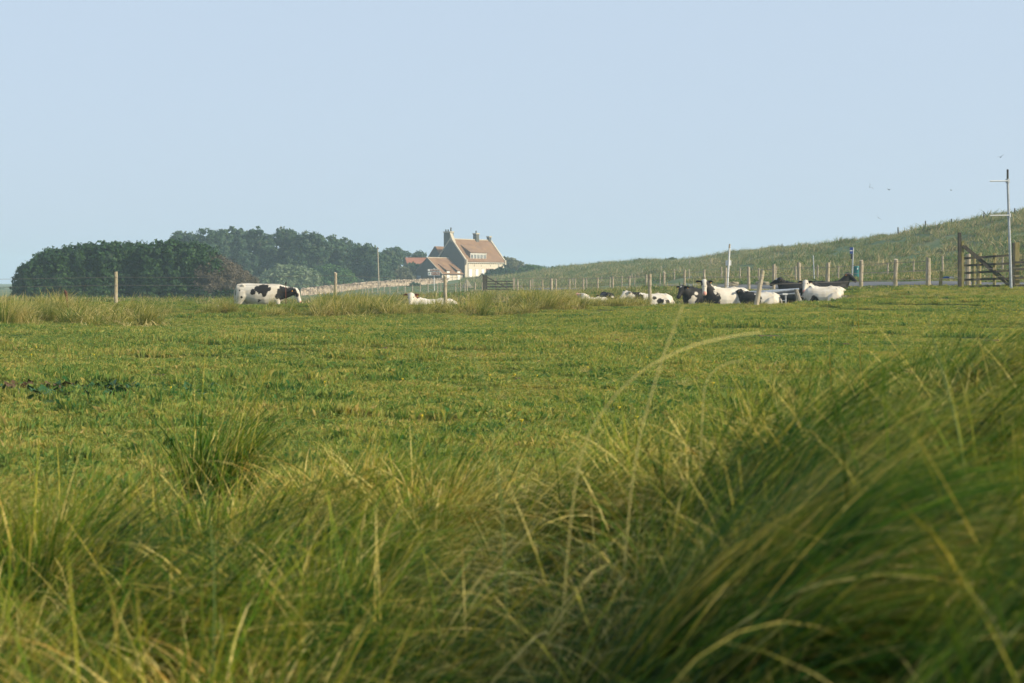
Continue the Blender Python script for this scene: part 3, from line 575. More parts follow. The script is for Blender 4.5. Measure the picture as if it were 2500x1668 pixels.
# birds
BIRD = mat('bird', (.02,.02,.022), .8); BWH = mat('white_bird', (.75,.76,.76), .7)
for i, (px, py, D, wsp, rx, lb) in enumerate(((2322, 465, 70, .17, .2, 'small dark bird flying left of the tall pole, at the height of its upper arm'), (2170, 464, 70, .26, .1, 'dark bird with spread wings low in the sky above the bin'),
        (2123, 457, 75, .30, 1.0, 'thin-winged bird banking high above the blue sign'), (2144, 532, 75, .30, .9, 'thin-winged bird gliding low just above the dune'), (2443, 384, 60, .26, -.35, 'bird gliding highest of all beside the top of the tall pole'), (2382, 548, 90, .2, 0, 'tiny bird skimming the dune crest between two posts'), (2162, 589, 165, .45, .5, 'white gull flying against the top of the grassy dune'))):
    t = thing('bird', lb, 'bird', at(px, py, D), .3*i); m = BIRD if i < 6 else BWH; s = wsp*.58
    MB().loft([(Vector((-.5*s, 0, 0)), Vector((0, .02*s, 0)), Vector((0, 0, .02*s))), (Vector((-.15*s, 0, 0)), Vector((0, .12*s, 0)), Vector((0, 0, .11*s))), (Vector((.25*s, 0, .02*s)), Vector((0, .09*s, 0)), Vector((0, 0, .09*s))), (Vector((.5*s, 0, .02*s)), Vector((0, .015*s, 0)), Vector((0, 0, .015*s)))], 8).build('body', m, t)
    for sd_ in (1, -1):
        dz = .35*s*(1 if i != 2 else 1.6); pl = [Vector((.12*s, 0, .03*s)), Vector((.10*s, .55*s*sd_, dz)), Vector((-.15*s, 1.15*s*sd_, dz*.9)), Vector((-.20*s, .5*s*sd_, dz*.85)), Vector((-.12*s, 0, .02*s))]
        MB().prism(pl, Vector((0, 0, 0)), Vector((0, 0, .02*s))).build('wing', m, t)
    t.rotation_euler = (rx, .1, R((0, 40, 75, 80, 95, 10, 60)[i]))

# ---------------------------------------------------------------- house
def tile_mat(name, c0, c1, c2):
    m = mat(name, rough=.85); n1 = noise(m, .45, 4, pos(m)); n2 = noise(m, 5, 4, pos(m))
    c = ramp(m, n1, [(.3, c0), (.52, c1), (.72, c2)]); base(m, mixc(m, .35, c, ramp(m, n2, [(.3, c0), (.7, c2)])))
    wv = N(m, 'ShaderNodeTexWave', Scale=1.6, Distortion=.4, bands_direction='Z'); L(m, pos(m), wv.inputs[0]); bump(m, wv.outputs['Fac'], .5, .05); return m
TILE = tile_mat('roof_tiles', (.135,.076,.046), (.200,.118,.070), (.30,.18,.088)); TILER = tile_mat('red_tiles', (.20,.075,.045), (.26,.105,.062), (.33,.155,.09))
def stone_mat(name, c0, c1, s=2.2):
    m = mat(name, rough=.9); b = N(m, 'ShaderNodeTexBrick', Scale=s); b.offset = .5
    b.inputs['Color1'].default_value = (*c0, 1); b.inputs['Color2'].default_value = (*c1, 1); b.inputs['Mortar'].default_value = (*[v*.8 for v in c0], 1); b.inputs['Mortar Size'].default_value = .02
    mp = N(m, 'ShaderNodeMapping'); mp.inputs['Rotation'].default_value = (math.pi/2, 0, 0); L(m, N(m, 'ShaderNodeTexCoord').outputs['Object'], mp.inputs[0]); L(m, mp.outputs[0], b.inputs[0])
    n = noise(m, 1.1, 4); base(m, mixc(m, ramp(m, n, [(.35, (0, 0, 0)), (.7, (.6, .6, .6))]), b.outputs['Color'], c1)); return m
STONE = stone_mat('pale_stone_wall', (.46,.40,.31), (.58,.52,.42)); TRIM = mat('limestone_trim', (.42,.37,.28), .8); GLASS = mat('window_glass', (.03,.04,.05), .08, spec=.6)
FRAME = mat('window_frame', (.70,.68,.62), .5); SHUT = mat('white_shutter', (.68,.68,.66), .5); SHADE_STONE = stone_mat('shade_darkened_stone', (.075,.08,.07), (.105,.105,.09))  # last stone is a copy darkened to carry the shade of the left gables
PHI = math.acos(.6); C0 = at(1135, 682, 303)
HR = thing('stone_house', 'pale stone house with a steep tiled roof, wide dormer and three chimneys behind the field', 'house', C0, PHI)
Lh, Wh, Ze, Zr = 13.9, 7.8, 3.95, 8.45; X, Y, Zv = Vector((1, 0, 0)), Vector((0, 1, 0)), Vector((0, 0, 1))
def gable(x0, x1, y0, W_, ze, zr, zb=-1.5): return [Vector((x0, y0, zb)), Vector((x0, y0+W_, zb)), Vector((x0, y0+W_, ze)), Vector((x0, y0+W_/2, zr)), Vector((x0, y0, ze))]
def hb(name, a, b, m, p=None): return MB().box(a, b).build(name, m, p or HR)
MB().prism(gable(.35, 0, 0, Wh, Ze, Zr), Vector((-.35, 0, 0)), Vector((0, 0, 0))).build('gable_wall', SHADE_STONE, HR)
MB().prism(gable(Lh, 0, 0, Wh, Ze, Zr), Vector((-.35, 0, 0)), Vector((0, 0, 0))).build('gable_wall', STONE, HR)
hb('front_wall', (.352, .0, -1.5), (Lh-.352, .35, Ze), STONE); hb('back_wall', (.352, Wh-.35, -1.5), (Lh-.352, Wh, Ze), STONE)
def slope(p, y0, y1, z0, z1, x0, x1, th, m, name='roof'):
    d_ = Vector((0, y1-y0, z1-z0)); n_ = Vector((0, -(z1-z0), y1-y0)).normalized()*th
    if n_.z < 0: n_ = -n_
    return MB().prism([Vector((x0, y0, z0)), Vector((x1, y0, z0)), Vector((x1, y1, z1)), Vector((x0, y1, z1))], Vector((0, 0, 0)), n_).build(name, m, p)
slope(HR, -.35, Wh/2, Ze-.30, Zr+.03, .36, Lh-.36, .16, TILE); slope(HR, Wh+.35, Wh/2, Ze-.30, Zr+.03, .36, Lh-.36, .16, TILE)
MB().tube([Vector((.3, Wh/2, Zr+.20)), Vector((Lh-.3, Wh/2, Zr+.20))], .13, 8).build('ridge', TRIM, HR)
for x0 in (-.04, Lh-.36):       # raised copings on both gables
    for y0, y1 in ((-.30, Wh/2), (Wh+.30, Wh/2)): slope(HR, y0, y1, Ze-.22, Zr+.18, x0, x0+.40, .26, TRIM, 'coping')
    hb('kneeler', (x0-.02, -.50, Ze-.75), (x0+.42, .02, Ze+.25), TRIM); 
hb('cornice', (.37, -.18, Ze-.34), (Lh-.37, -.003, Ze-.14), TRIM)
for i in range(20): hb('dentil', (.65+i*.66, -.14, Ze-.62), (.85+i*.66, -.004, Ze-.345), TRIM)
MB().tube([Vector((.4, -.28, Ze-.38)), Vector((Lh-.4, -.28, Ze-.38))], .07, 6).build('gutter', FRAME, HR)
for x in (1.0, 11.8): MB().tube([Vector((x, -.10, -.2)), Vector((x, -.10, Ze-.6))], .06, 6).build('downpipe', STEEL, HR)
hb('corner_stone', (-.03, -.035, -1.5), (.40, -.003, Ze-.76), TRIM)
for x0, x1, z0, z1 in ((1.35, 2.35, -.05, 2.18), (3.55, 4.55, .75, 2.18), (5.65, 6.6, .9, 2.18)):
    s_ = hb('shutter', (x0, -.09, z0), (x1, -.02, z1), SHUT); hb('slat_frame', (x0-.08, -.06, z1), (x1+.08, -.015, z1+.12), TRIM)
for x0, x1, z0, z1 in ((7.3, 9.9, .9, 2.3), (12.4, 13.3, 1.2, 2.8)):
    wf = hb('window', (x0, -.06, z0), (x1, -.01, z1), mat('brown_frame', (.18,.09,.05))); MB().box((x0+.1, -.075, z0+.1), (x1-.1, -.065, z1-.2)).build('pane', GLASS, wf)
for x in (3.2, 5.6, 8.8): hb('wall_anchor', (x, -.04, 2.75), (x+.10, -.005, 3.15), WOODD)
# dormer
dx0, dx1 = 1.95, 7.7; yd = .12
hb('dormer_cheek', (dx0, yd, 4.0), (dx0+.15, 2.6, 5.45), TILE); hb('dormer_cheek', (dx1-.15, yd, 4.0), (dx1, 2.6, 5.45), TILE)
slope(HR, yd-.25, 3.45, 5.62, 7.75, dx0-.12, dx1+.12, .12, TILE, 'dormer_roof')
MB().prism([Vector((dx0, .6, 4.4)), Vector((dx0, .13, 5.7)), Vector((dx0, 3.3, 7.6))], Vector((.02, 0, 0)), Vector((.14, 0, 0))).build('dormer_cheek', TILE, HR)
hb('dormer_frame', (dx0+.16, yd+.05, 3.9), (dx1-.16, yd+.15, 4.15), FRAME); hb('dormer_frame', (dx0-.02, yd-.12, 5.42), (dx1+.02, yd-.002, 5.66), FRAME)
hb('dormer_sill', (dx0+.0, yd-.10, 3.98), (dx1, yd-.003, 4.10), FRAME)
nw = 5; ww = (dx1-dx0-.3)/nw
for i in range(nw):
    a = dx0+.15+i*ww; wf = MB().box((a+.02, yd, 4.11), (a+.15, yd+.1, 5.41)).box((a+ww-.15, yd, 4.11), (a+ww-.02, yd+.1, 5.41)).box((a+.152, yd+.01, 4.11), (a+ww-.152, yd+.09, 4.27)).box((a+.152, yd+.01, 5.27), (a+ww-.152, yd+.09, 5.41)).box((a+ww/2-.04, yd+.015, 4.271), (a+ww/2+.04, yd+.085, 5.269)).build('window', FRAME, HR)
    MB().box((a+.152, yd+.05, 4.27), (a+ww-.152, yd+.06, 5.27)).build('pane', GLASS, wf)
# chimneys
def chim(x0, x1, y0, y1, zb, zt, pots, parent=HR, m=SHADE_STONE):
    c = MB().box((x0, y0, zb), (x1, y1, zt)).build('chimney', m, parent); MB().box((x0-.1, y0-.1, zt+.002), (x1+.1, y1+.1, zt+.25)).build('chimney_cap', TRIM, c)
    for k, (px_, py_, h_) in enumerate(pots): MB().loft([(Vector((px_, py_, zt+.252)), X*.17, Y*.17), (Vector((px_, py_, zt+.252+h_*.7)), X*.13, Y*.13), (Vector((px_, py_, zt+.252+h_)), X*.16, Y*.16)], 8).build('chimney_pot', WOODD if k < 3 else TILE, c)
chim(-.02, 1.25, Wh/2+.2, Wh/2+1.9, 5.6, 10.0, ((.35, Wh/2+1.6, .45), (.5, Wh/2+1.1, .45), (.7, Wh/2+.5, .85)))
chim(8.3, 9.3, Wh/2-.45, Wh/2+.45, 7.7, 9.85, ((8.8, Wh/2, .55),)); chim(Lh-.85, Lh-.1, Wh/2-.35, Wh/2+.35, 7.8, 9.3, ())
MB().prism([Vector((0, Wh/2+.2, 9.9)), Vector((0, Wh/2+.2, Zr-.3)), Vector((0, Wh/2-.75, Zr-.6))], Vector((.0, 0, 0)), Vector((.9, 0, 0))).build('chimney_shoulder', TRIM, HR)
# rear wing
MB().prism(gable(.8, 0, Wh-1.2, 4.6, 4.1, 7.0), Vector((0, 0, 0)), Vector((7, 0, 0))).build('rear_wing_wall', SHADE_STONE, HR)
slope(HR, Wh-1.45, Wh+1.1, 3.9, 7.05, .7, 7.9, .16, TILE); slope(HR, Wh+3.65, Wh+1.1, 3.9, 7.05, .7, 7.9, .16, TILE)
# annex in front of the left gable
AN = thing('barn', 'low tiled barn with two white doors built against the left gable of the stone house', 'barn', C0+Matrix.Rotation(PHI, 3, 'Z')@Vector((-7.2, .55, -.1)), PHI)
La, Wa, za, zp = 7.15, 7.7, 1.3, 4.5
MB().prism(gable(0, 0, 0, Wa, za, zp), Vector((0, 0, 0)), Vector((.3, 0, 0))).build('gable_wall', SHADE_STONE, AN)
hb('front_wall', (.302, 0, -1.5), (La, .3, za), STONE, AN); hb('back_wall', (.302, Wa-.3, -1.5), (La, Wa, za), STONE, AN)
slope(AN, -.3, Wa/2, za-.22, zp+.03, .0, La, .15, TILE); slope(AN, Wa+.3, Wa/2, za-.22, zp+.03, .0, La, .15, TILE)
slope(AN, -.31, Wa/2, za-.20, zp+.10, -.14, -.003, .16, TRIM, 'verge'); MB().tube([Vector((.0, Wa/2, zp+.16)), Vector((La, Wa/2, zp+.16))], .11, 8).build('ridge', TRIM, AN)
for x in (1.75, 5.25):
    d_ = hb('door', (x, -.12, -.6), (x+.85, -.04, 1.75), SHUT, AN); hb('door_frame', (x-.12, -.10, -.6), (x-.005, .25, 1.85), TRIM, AN); hb('door_frame', (x+.855, -.10, -.6), (x+.97, .25, 1.85), TRIM, AN)
    slope(AN, -.30, 2.1, 1.86, 3.25, x-.3, x+1.15, .10, TILE, 'door_hood'); hb('hood_wall', (x-.2, .05, 1.0), (x-.13, 1.3, 1.85), TILE, AN); hb('hood_wall', (x+.98, .05, 1.0), (x+1.05, 1.3, 1.85), TILE, AN)
    hb('lintel', (x-.15, -.13, 1.76), (x+1.0, -.045, 1.855), TRIM, AN)
for x in (3.6, 6.7): MB().tube([Vector((x, -.06, -.5)), Vector((x, -.06, 1.1))], .05, 6).build('downpipe', STEEL, AN)
hb('gable_door', (-.05, 5.6, -1.2), (-.01, 6.9, .85), mat('pale_blue_door', (.30,.36,.40)), AN)
# red-roofed outbuilding
OB = thing('outbuilding', 'small outbuilding with an orange-red tiled roof showing behind the barn', 'building', at(996, 690, 338), R(14))
MB().prism(gable(0, 0, 0, 5, 4.1, 5.6, -2), Vector((0, 0, 0)), Vector((5.4, 0, 0))).build('walls', SHADE_STONE, OB)
slope(OB, -.3, 2.5, 3.9, 5.75, -.2, 5.6, .15, TILER); slope(OB, 5.3, 2.5, 3.9, 5.75, -.2, 5.6, .15, TILER)
for i in range(12): hb('ridge_tile', (-.2+i*.49, 2.38, 5.80), (.12+i*.49, 2.62, 6.02), TILER, OB)

# ---------------------------------------------------------------- dry stone wall
def wall_stuff():
    root = thing('stone_wall', 'long low rough stone wall rising from the bushes to the barn', 'wall', (0, 0, 0))
    P = np.array([(735, 252), (800, 258), (870, 265), (940, 270), (1010, 276), (1092, 284)]); N_ = 420
    D = np.interp(np.linspace(0, 1, N_), np.linspace(0, 1, len(P)), P[:, 1]); px = np.linspace(735, 1094, N_); X0 = (px-1250)/FPX*D
    zt = np.interp(px, [735, 800, 870, 900, 960, 1010, 1094], [707, 700, 693, 690.5, 686.5, 684, 681.5]); rs = np.random.default_rng(3)
    top = np.array([zpx(a, b) for a, b in zip(zt, D)])+rs.uniform(-.12, .10, N_); bot = H(X0, D)-.6
    mb = []; F = []; levels = 9
    for k in range(levels+1):
        mb.append(np.stack([X0, D+rs.uniform(-.10, .10, N_)+.0*k, bot+(top-bot)*k/levels], 1))
    mb.append(np.stack([X0, D+.5, top], 1)); mb.append(np.stack([X0, D+.5, bot], 1)); V = np.concatenate(mb); K = levels+3
    F = [(k*N_+i, k*N_+i+1, (k+1)*N_+i+1, (k+1)*N_+i) for k in range(K-1) for i in range(N_-1)]
    m = mat('rubble', rough=.95); v = N(m, 'ShaderNodeTexVoronoi', Scale=2.6); L(m, pos(m), v.inputs[0])
    base(m, ramp(m, v.outputs['Color'], [(.15, (.16,.13,.10)), (.5, (.30,.24,.18)), (.85, (.46,.38,.29))])); bump(m, v.outputs['Distance'], .8, .1)
    link('wall_face', np_mesh('wall_face', V, F), m, root)
    # coping stones as real lumps, too small to pick apart
    cb = MB()
    for i in range(0, N_-1, 2):
        s = rs.uniform(.12, .24); c = Vector((X0[i], D[i]+.2, top[i]+rs.uniform(-.02, .08))); Mx = Matrix.Translation(c)@Matrix.Rotation(rs.uniform(-.5, .5), 4, 'Z')@Matrix.Rotation(rs.uniform(-.3, .3), 4, 'Y'); cb.box((-s, -.3, -s*.7), (s, .3, s*.6), Mx)
    o = cb.build('coping_rubble', m, root); o['kind'] = 'stuff'
wall_stuff()

# ---------------------------------------------------------------- foliage
def leaf_mat(name, cols, transl=.3, patch=.5):
    m = bpy.data.materials.new(name); m.use_nodes = True; b = m.node_tree.nodes['Principled BSDF']
    tint = N(m, 'ShaderNodeAttribute', attribute_name='tint').outputs['Fac']; n = noise(m, patch, 3, pos(m))
    k = math_(m, 'ADD', math_(m, 'MULTIPLY', tint, .6), math_(m, 'MULTIPLY', n, .4)); c = ramp(m, k, [(.15+.7*i/(len(cols)-1), q) for i, q in enumerate(cols)])
    L(m, c, b.inputs['Base Color']); b.inputs['Roughness'].default_value = .6; b.inputs['Specular IOR Level'].default_value = .25
    tr = N(m, 'ShaderNodeBsdfTranslucent'); L(m, mixc(m, 1.0, c, (1.2, 1.2, .6), 'MULTIPLY'), tr.inputs[0])
    ms = N(m, 'ShaderNodeMixShader', Fac=transl); L(m, b.outputs[0], ms.inputs[1]); L(m, tr.outputs[0], ms.inputs[2]); L(m, ms.outputs[0], m.node_tree.nodes['Material Output'].inputs[0]); return m
HEDGE = leaf_mat('hedge_leaf', [(.008,.030,.010), (.020,.060,.016), (.055,.115,.028)]); PINE = leaf_mat('pine_leaf', [(.018,.042,.022), (.032,.075,.035), (.060,.11,.05), (.12,.12,.07)])
SILV = leaf_mat('silver_leaf', [(.07,.12,.06), (.14,.19,.10), (.26,.30,.18)]); BUSHG = leaf_mat('bush_leaf', [(.03,.08,.02), (.06,.13,.035), (.10,.18,.05)]); TWIG = leaf_mat('bare_twigs', [(.040,.040,.024), (.095,.082,.055), (.16,.13,.085)], .1)
OLIVE = leaf_mat('olive_leaf', [(.06,.08,.04), (.12,.13,.07), (.18,.18,.10)])
BARK = wood_mat('bark', (.04,.03,.022), (.12,.10,.075), 0, .3)
def crown_mesh(lobes, ncl, nleaf, leaf, csize, seed, up=.35, aspect=1.0, core=.72):
    r = np.random.default_rng(seed); lob = np.array(lobes, float); area = lob[:, 3]*lob[:, 5]+lob[:, 4]*lob[:, 3]; pr = area/area.sum()
    li = r.choice(len(lob), ncl, p=pr); d = r.normal(size=(ncl, 3)); d[:, 1] = -np.abs(d[:, 1])*r.choice([1, 1, 1, -1], ncl); d /= np.linalg.norm(d, axis=1)[:, None]
    rf = r.uniform(.80, 1.06, ncl); C = lob[li, :3]+d*lob[li, 3:6]*rf[:, None]
    n = ncl*nleaf; ci = np.repeat(np.arange(ncl), nleaf); cs = csize*r.uniform(.6, 1.4, ncl)
    od = d.copy(); od[:, 2] += up; od /= np.linalg.norm(od, axis=1)[:, None]
    off = r.normal(size=(n, 3)); off *= (r.uniform(0, 1, n)**.5/np.linalg.norm(off, axis=1))[:, None]
    P = C[ci]+(off*np.array([1, 1, .75])+od[ci]*r.uniform(0, .8, n)[:, None])*cs[ci][:, None]
    nrm = off*.7+od[ci]*.8+r.normal(size=(n, 3))*.6; nrm /= np.linalg.norm(nrm, axis=1)[:, None]
    t = np.cross(nrm, r.normal(size=(n, 3))); t /= np.linalg.norm(t, axis=1)[:, None]; b = np.cross(nrm, t)
    s = leaf*r.uniform(.5, 1.3, n)[:, None]
    V = np.stack([P-t*s*.5*aspect, P+b*s*.45, P+t*s*.9*aspect, P-b*s*.45], 1).reshape(-1, 3); F = np.arange(4*n).reshape(-1, 4)
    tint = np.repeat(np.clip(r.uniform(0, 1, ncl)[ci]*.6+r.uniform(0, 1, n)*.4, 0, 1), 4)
    # solid core added inside each lobe to block light, tinted dark like inner shade
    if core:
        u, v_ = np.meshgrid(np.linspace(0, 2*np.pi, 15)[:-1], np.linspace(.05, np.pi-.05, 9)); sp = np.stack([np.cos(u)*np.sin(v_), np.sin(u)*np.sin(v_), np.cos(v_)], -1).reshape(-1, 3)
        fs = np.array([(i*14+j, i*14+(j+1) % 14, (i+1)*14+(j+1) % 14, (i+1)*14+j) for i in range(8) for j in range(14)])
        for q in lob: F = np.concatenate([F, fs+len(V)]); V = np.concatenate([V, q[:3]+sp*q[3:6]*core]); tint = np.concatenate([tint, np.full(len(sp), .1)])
    return np_mesh('crown', V, F, {'tint': tint})
def plant(name, label, cat, base_p, lobes, ncl, nleaf, leaf, csize, m, seed, group=None, trunk=.18, trunkname='trunk', **kw):
    b = Vector(base_p); root = thing(name, label, cat, b, 0, group); lb = [(q[0]-b.x, q[1]-b.y, q[2]-b.z, *q[3:]) for q in lobes]
    link('crown', crown_mesh(lb, ncl, nleaf, leaf, csize, seed, **kw), m, root)
    mb = MB(); rs = random.Random(seed); top = max(q[2] for q in lb)
    mb.tube([(0, 0, -.5), (.1, 0, top*.4), (.05, .1, top*.9)], [trunk*1.3, trunk, trunk*.4], 8)
    for q in lb[:10]: z0 = min(q[2]*.5, top*.5); mb.tube([(.05, 0, z0*.6), (q[0]*.5, q[1]*.5, (z0+q[2])*.5), (q[0], q[1], q[2]+q[5]*.3)], [trunk*.55, trunk*.35, trunk*.12], 6)
    mb.build(trunkname, BARK, root); return root
def lobe(px, py, D, rx, ry, rz): p = at(px, py, D); return (p.x, p.y, p.z, rx, ry, rz)
# clipped-looking dark hedge on the left
prof = [(76, 682, 7), (84, 652, 6), (102, 628, 6), (128, 614, 6), (155, 609, 6), (185, 604, 6), (220, 597, 6), (262, 594, 6), (300, 595, 6), (340, 592, 6), (385, 592, 6), (430, 591, 6), (470, 594, 6), (500, 604, 5)]
lobes = []; 
for i, (px, top, _) in enumerate(prof):
    D = 152+random.uniform(-.8, .8); zt = zpx(top+4, D); zb = -2.0; X0 = (px-1250)/FPX*D
    for z in np.arange(zt-1.5, zb-.5, -1.9): lobes.append((X0+random.uniform(-.3, .3)-(.35*(zt-z) if px < 70 and False else 0), D+random.uniform(-.4, .4)-(zt-z)*.08, z, 1.5, 1.9, 1.55))
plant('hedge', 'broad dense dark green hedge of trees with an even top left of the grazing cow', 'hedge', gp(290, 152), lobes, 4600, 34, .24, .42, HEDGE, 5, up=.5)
# brown bare shrub at its right end
lobes = [lobe(505, 668, 151.5, 1.3, 1.6, 1.5), lobe(525, 664, 152, 1.3, 1.6, 1.4), lobe(550, 680, 152, 1.4, 1.6, 1.4), lobe(578, 696, 152, 1.3, 1.5, 1.3), lobe(602, 716, 152, 1.1, 1.4, 1.1), lobe(545, 690, 151, 2.0, 1.6, 1.8), lobe(580, 710, 151, 2.0, 1.6, 1.6), lobe(515, 700, 150.5, 1.6, 1.6, 2.0)]
plant('bare_shrub', 'brown leafless shrub sloping down at the right end of the dark hedge', 'shrub', gp(560, 152), lobes, 1500, 60, .085, .50, TWIG, 8, aspect=3.4, up=1.2, core=.9)
lobes = [lobe(500, 735, 150, 1.5, 1.4, 1.3), lobe(545, 740, 150, 1.6, 1.4, 1.3), lobe(590, 735, 150, 1.3, 1.4, 1.2), lobe(525, 660, 150.4, .9, .9, .8)]
plant('low_shrub', 'low dark green shrub at the foot of the brown leafless one', 'shrub', gp(550, 150), lobes, 420, 30, .26, .4, HEDGE, 9, up=.5)
# back belt of wind-shaped trees
belt = [(455, 566, 'leftmost tree of the hazy belt, leaning out over the dark hedge'), (505, 554, 'second tree of the hazy belt from the left, round-topped'), (570, 550, 'tall tree of the hazy belt above the brown shrub'), (635, 552, 'central tree of the hazy belt behind the grazing cow'), (700, 556, 'tree of the hazy belt just right of its centre, above the silver bush'),
        (765, 564, 'tree of the hazy belt with thin brownish top twigs'), (825, 576, 'low wide tree of the hazy belt over the green bush'), (885, 592, 'tree at the right end of the hazy belt sloping to the utility pole'), (925, 612, 'small last tree of the hazy belt right of the utility pole')]
for i, (px, top, lb) in enumerate(belt):
    rs = random.Random(i+50); D = 288+rs.uniform(-4, 4)+(6 if i == 8 else 0); zt = zpx(top, D); X0 = (px-1250)/FPX*D; b = gp(px, D); zt -= .5; lobes = []
    hh = zt-b.z
    for k in range(16):
        fz = rs.uniform(.12, 1); rr = rs.uniform(1.0, 1.7)*(1.25 if fz < .7 else .95); wx = 3.2 if i < 8 else 1.8
        lobes.append((X0+rs.uniform(-wx, wx)*(1.15-.35*fz), D+rs.uniform(-2, 2), b.z+hh*fz-rr*.9, rr*1.1, rr, rr*.85))
    for k in range(3): lobes.append((X0+rs.uniform(-1.8, 1.8), D-1, zt-rs.uniform(.6, 1.2), .75, .75, .7))
    for k in range(9): zz = b.z+hh*(.08+.095*k); lobes.append((X0+rs.uniform(-2.4, 2.4), D+1, zz, 2.5, 1.4, 1.4))
    if i in (2, 3): lobes += [lobe(590, 600, D, 2.6, 1.5, 1.6), lobe(598, 622, D, 2.6, 1.5, 1.6), lobe(560, 612, D, 2.2, 1.5, 1.6)]
    if i == 0: lobes = [q for q in lobes if q[2] > 2.5] + [lobe(438, 578, D, 1.0, 1, .7)]
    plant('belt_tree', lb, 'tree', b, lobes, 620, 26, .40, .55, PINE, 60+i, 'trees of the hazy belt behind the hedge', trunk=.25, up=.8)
# bushes below the belt
def bush(name, label, items, m, seed, D, ncl, leaf=.3, cs=.5, group=None, cat='bush', nleaf=28, **kw):
    lobes = [lobe(px, py, D+dd, rx, rx*.9, rz) for px, py, dd, rx, rz in items]; c = items[len(items)//2]
    return plant(name, label, cat, gp(c[0], D), lobes, ncl, nleaf, leaf, cs, m, seed, group, trunk=.12, trunkname='stem', **kw)
bush('silver_bush', 'pale silvery bush behind the grazing cow, above the stone wall end', [(648, 705, 0, 2.0, 1.8), (665, 690, 0, 2.2, 1.7), (690, 678, 0, 2.3, 1.9), (722, 680, 0, 2.4, 1.9), (752, 690, 0, 2.2, 2), (700, 705, -1, 2.8, 2.2), (750, 712, -1, 2.5, 2.0)], SILV, 81, 268, 900, .36, .6, up=1.0, aspect=1.6)
bush('green_bush', 'bright green bush right of the silvery bush under the belt of trees', [(775, 685, 1, 2.0, 1.9), (800, 672, 1, 2.2, 1.6), (828, 682, 0, 2.2, 1.9), (850, 694, 0, 1.6, 1.8), (800, 702, 0, 2.8, 2.0), (845, 706, 0, 1.8, 1.5)], BUSHG, 82, 274, 800, .34, .55, up=.6)
bush('scrub', 'brownish hazy scrub behind the stone wall below the utility pole', [(868, 668, 0, 2.4, 2.0), (895, 655, 3, 2.4, 2.2), (925, 668, 0, 2.3, 2.0), (960, 670, 0, 2.4, 1.8), (990, 676, 0, 2.0, 1.6), (900, 690, 0, 3, 2), (950, 690, 0, 3, 2)], OLIVE, 83, 302, 700, .42, .6, up=.8, aspect=1.5)
bush('garden_bush', 'dark green bush against the left side of the barn', [(1005, 666, 0, 1.8, 1.7), (1022, 662, 1, 1.6, 1.5), (1018, 680, 0, 2.0, 1.6), (990, 684, 0, 1.6, 1.4)], PINE, 84, 316, 260, .4, .5)
bush('house_bush', 'dark rounded bush hiding the lower right front of the stone house', [(1168, 690, 0, 1.1, .8), (1188, 685, 0, 1.4, 1.1), (1206, 677, 0, 1.4, 1.2), (1224, 672, .5, 1.5, 1.3), (1246, 674, 1, 1.6, 1.2), (1264, 680, 1, 1.3, 1.0), (1215, 688, -.5, 2.4, 1.2)], HEDGE, 85, 292, 520, .34, .45)
bush('far_bush', 'hazy olive bush standing beyond the right gable of the house', [(1236, 648, 0, 1.5, 1.7), (1246, 645, 0, 1.3, 1.2), (1262, 654, 2, 1.6, 1.2), (1276, 657, 2, 1.2, 1.0)], OLIVE, 86, 330, 260, .4, .5)
bush('hill_bush', 'green dome-shaped bush on the skyline right of the house', [(1283, 666, 0, 1.5, 1.0), (1300, 662, 0, 1.7, 1.1), (1318, 664, 0, 1.5, .9), (1338, 668, 0, 1.1, .6)], BUSHG, 87, 300, 420, .3, .4)
for i, (px, py, D, lb) in enumerate(((1352, 660, 296, 'smallest dark shrub on the skyline just right of the dome-shaped bush'), (1464, 650, 284, 'small dark shrub on the skyline at the left foot of the dune'), (1562, 641, 268, 'shrub on the dune skyline above the mid-pasture cow'), (1640, 640, 258, 'shrub on the dune skyline left of the white pole'), (1010, 700, 262, 'small dark bush by the stone wall under the barn gable'))):
    bush('small_shrub', lb, [(px-4, py+1, 0, .8, .5), (px+4, py, 0, .9, .6)], PINE, 90+i, D, 60, .26, .3, 'small shrubs on the skyline' if i < 4 else None, nleaf=20)
for k, (cx, cyy, sc0, lb) in enumerate(((962, 604, 1.0, 'airy dark pine with open limbs between the utility pole and the house'), (1020, 616, .85, 'smaller dark pine touching the chimney side of the house'))):
    rs = random.Random(200+k); D = 345; lobes = []
    for j in range(15): px = cx+rs.uniform(-26, 30)*sc0; lobes.append(lobe(px, cyy+8+abs(px-cx-4)*.35+rs.uniform(0, 26), D+rs.uniform(-2, 2), rs.uniform(.9, 1.5)*sc0, 1.1, rs.uniform(.45, .75)))
    plant('pine_tree', lb, 'tree', gp(cx, D), lobes, 330, 24, .36, .5, PINE, 210+k, None, trunk=.28, up=.7, core=.55)
bush('distant_trees', 'blurred bluish tree clump on the far left skyline beside the hedge', [(-60, 735, 0, 4, 3), (-25, 732, 0, 4, 3), (5, 736, 0, 3, 2.6), (25, 740, 0, 2.6, 2.2), (45, 742, 0, 2.4, 2)], PINE, 99, 400, 600, .6, 1.0, cat='trees')

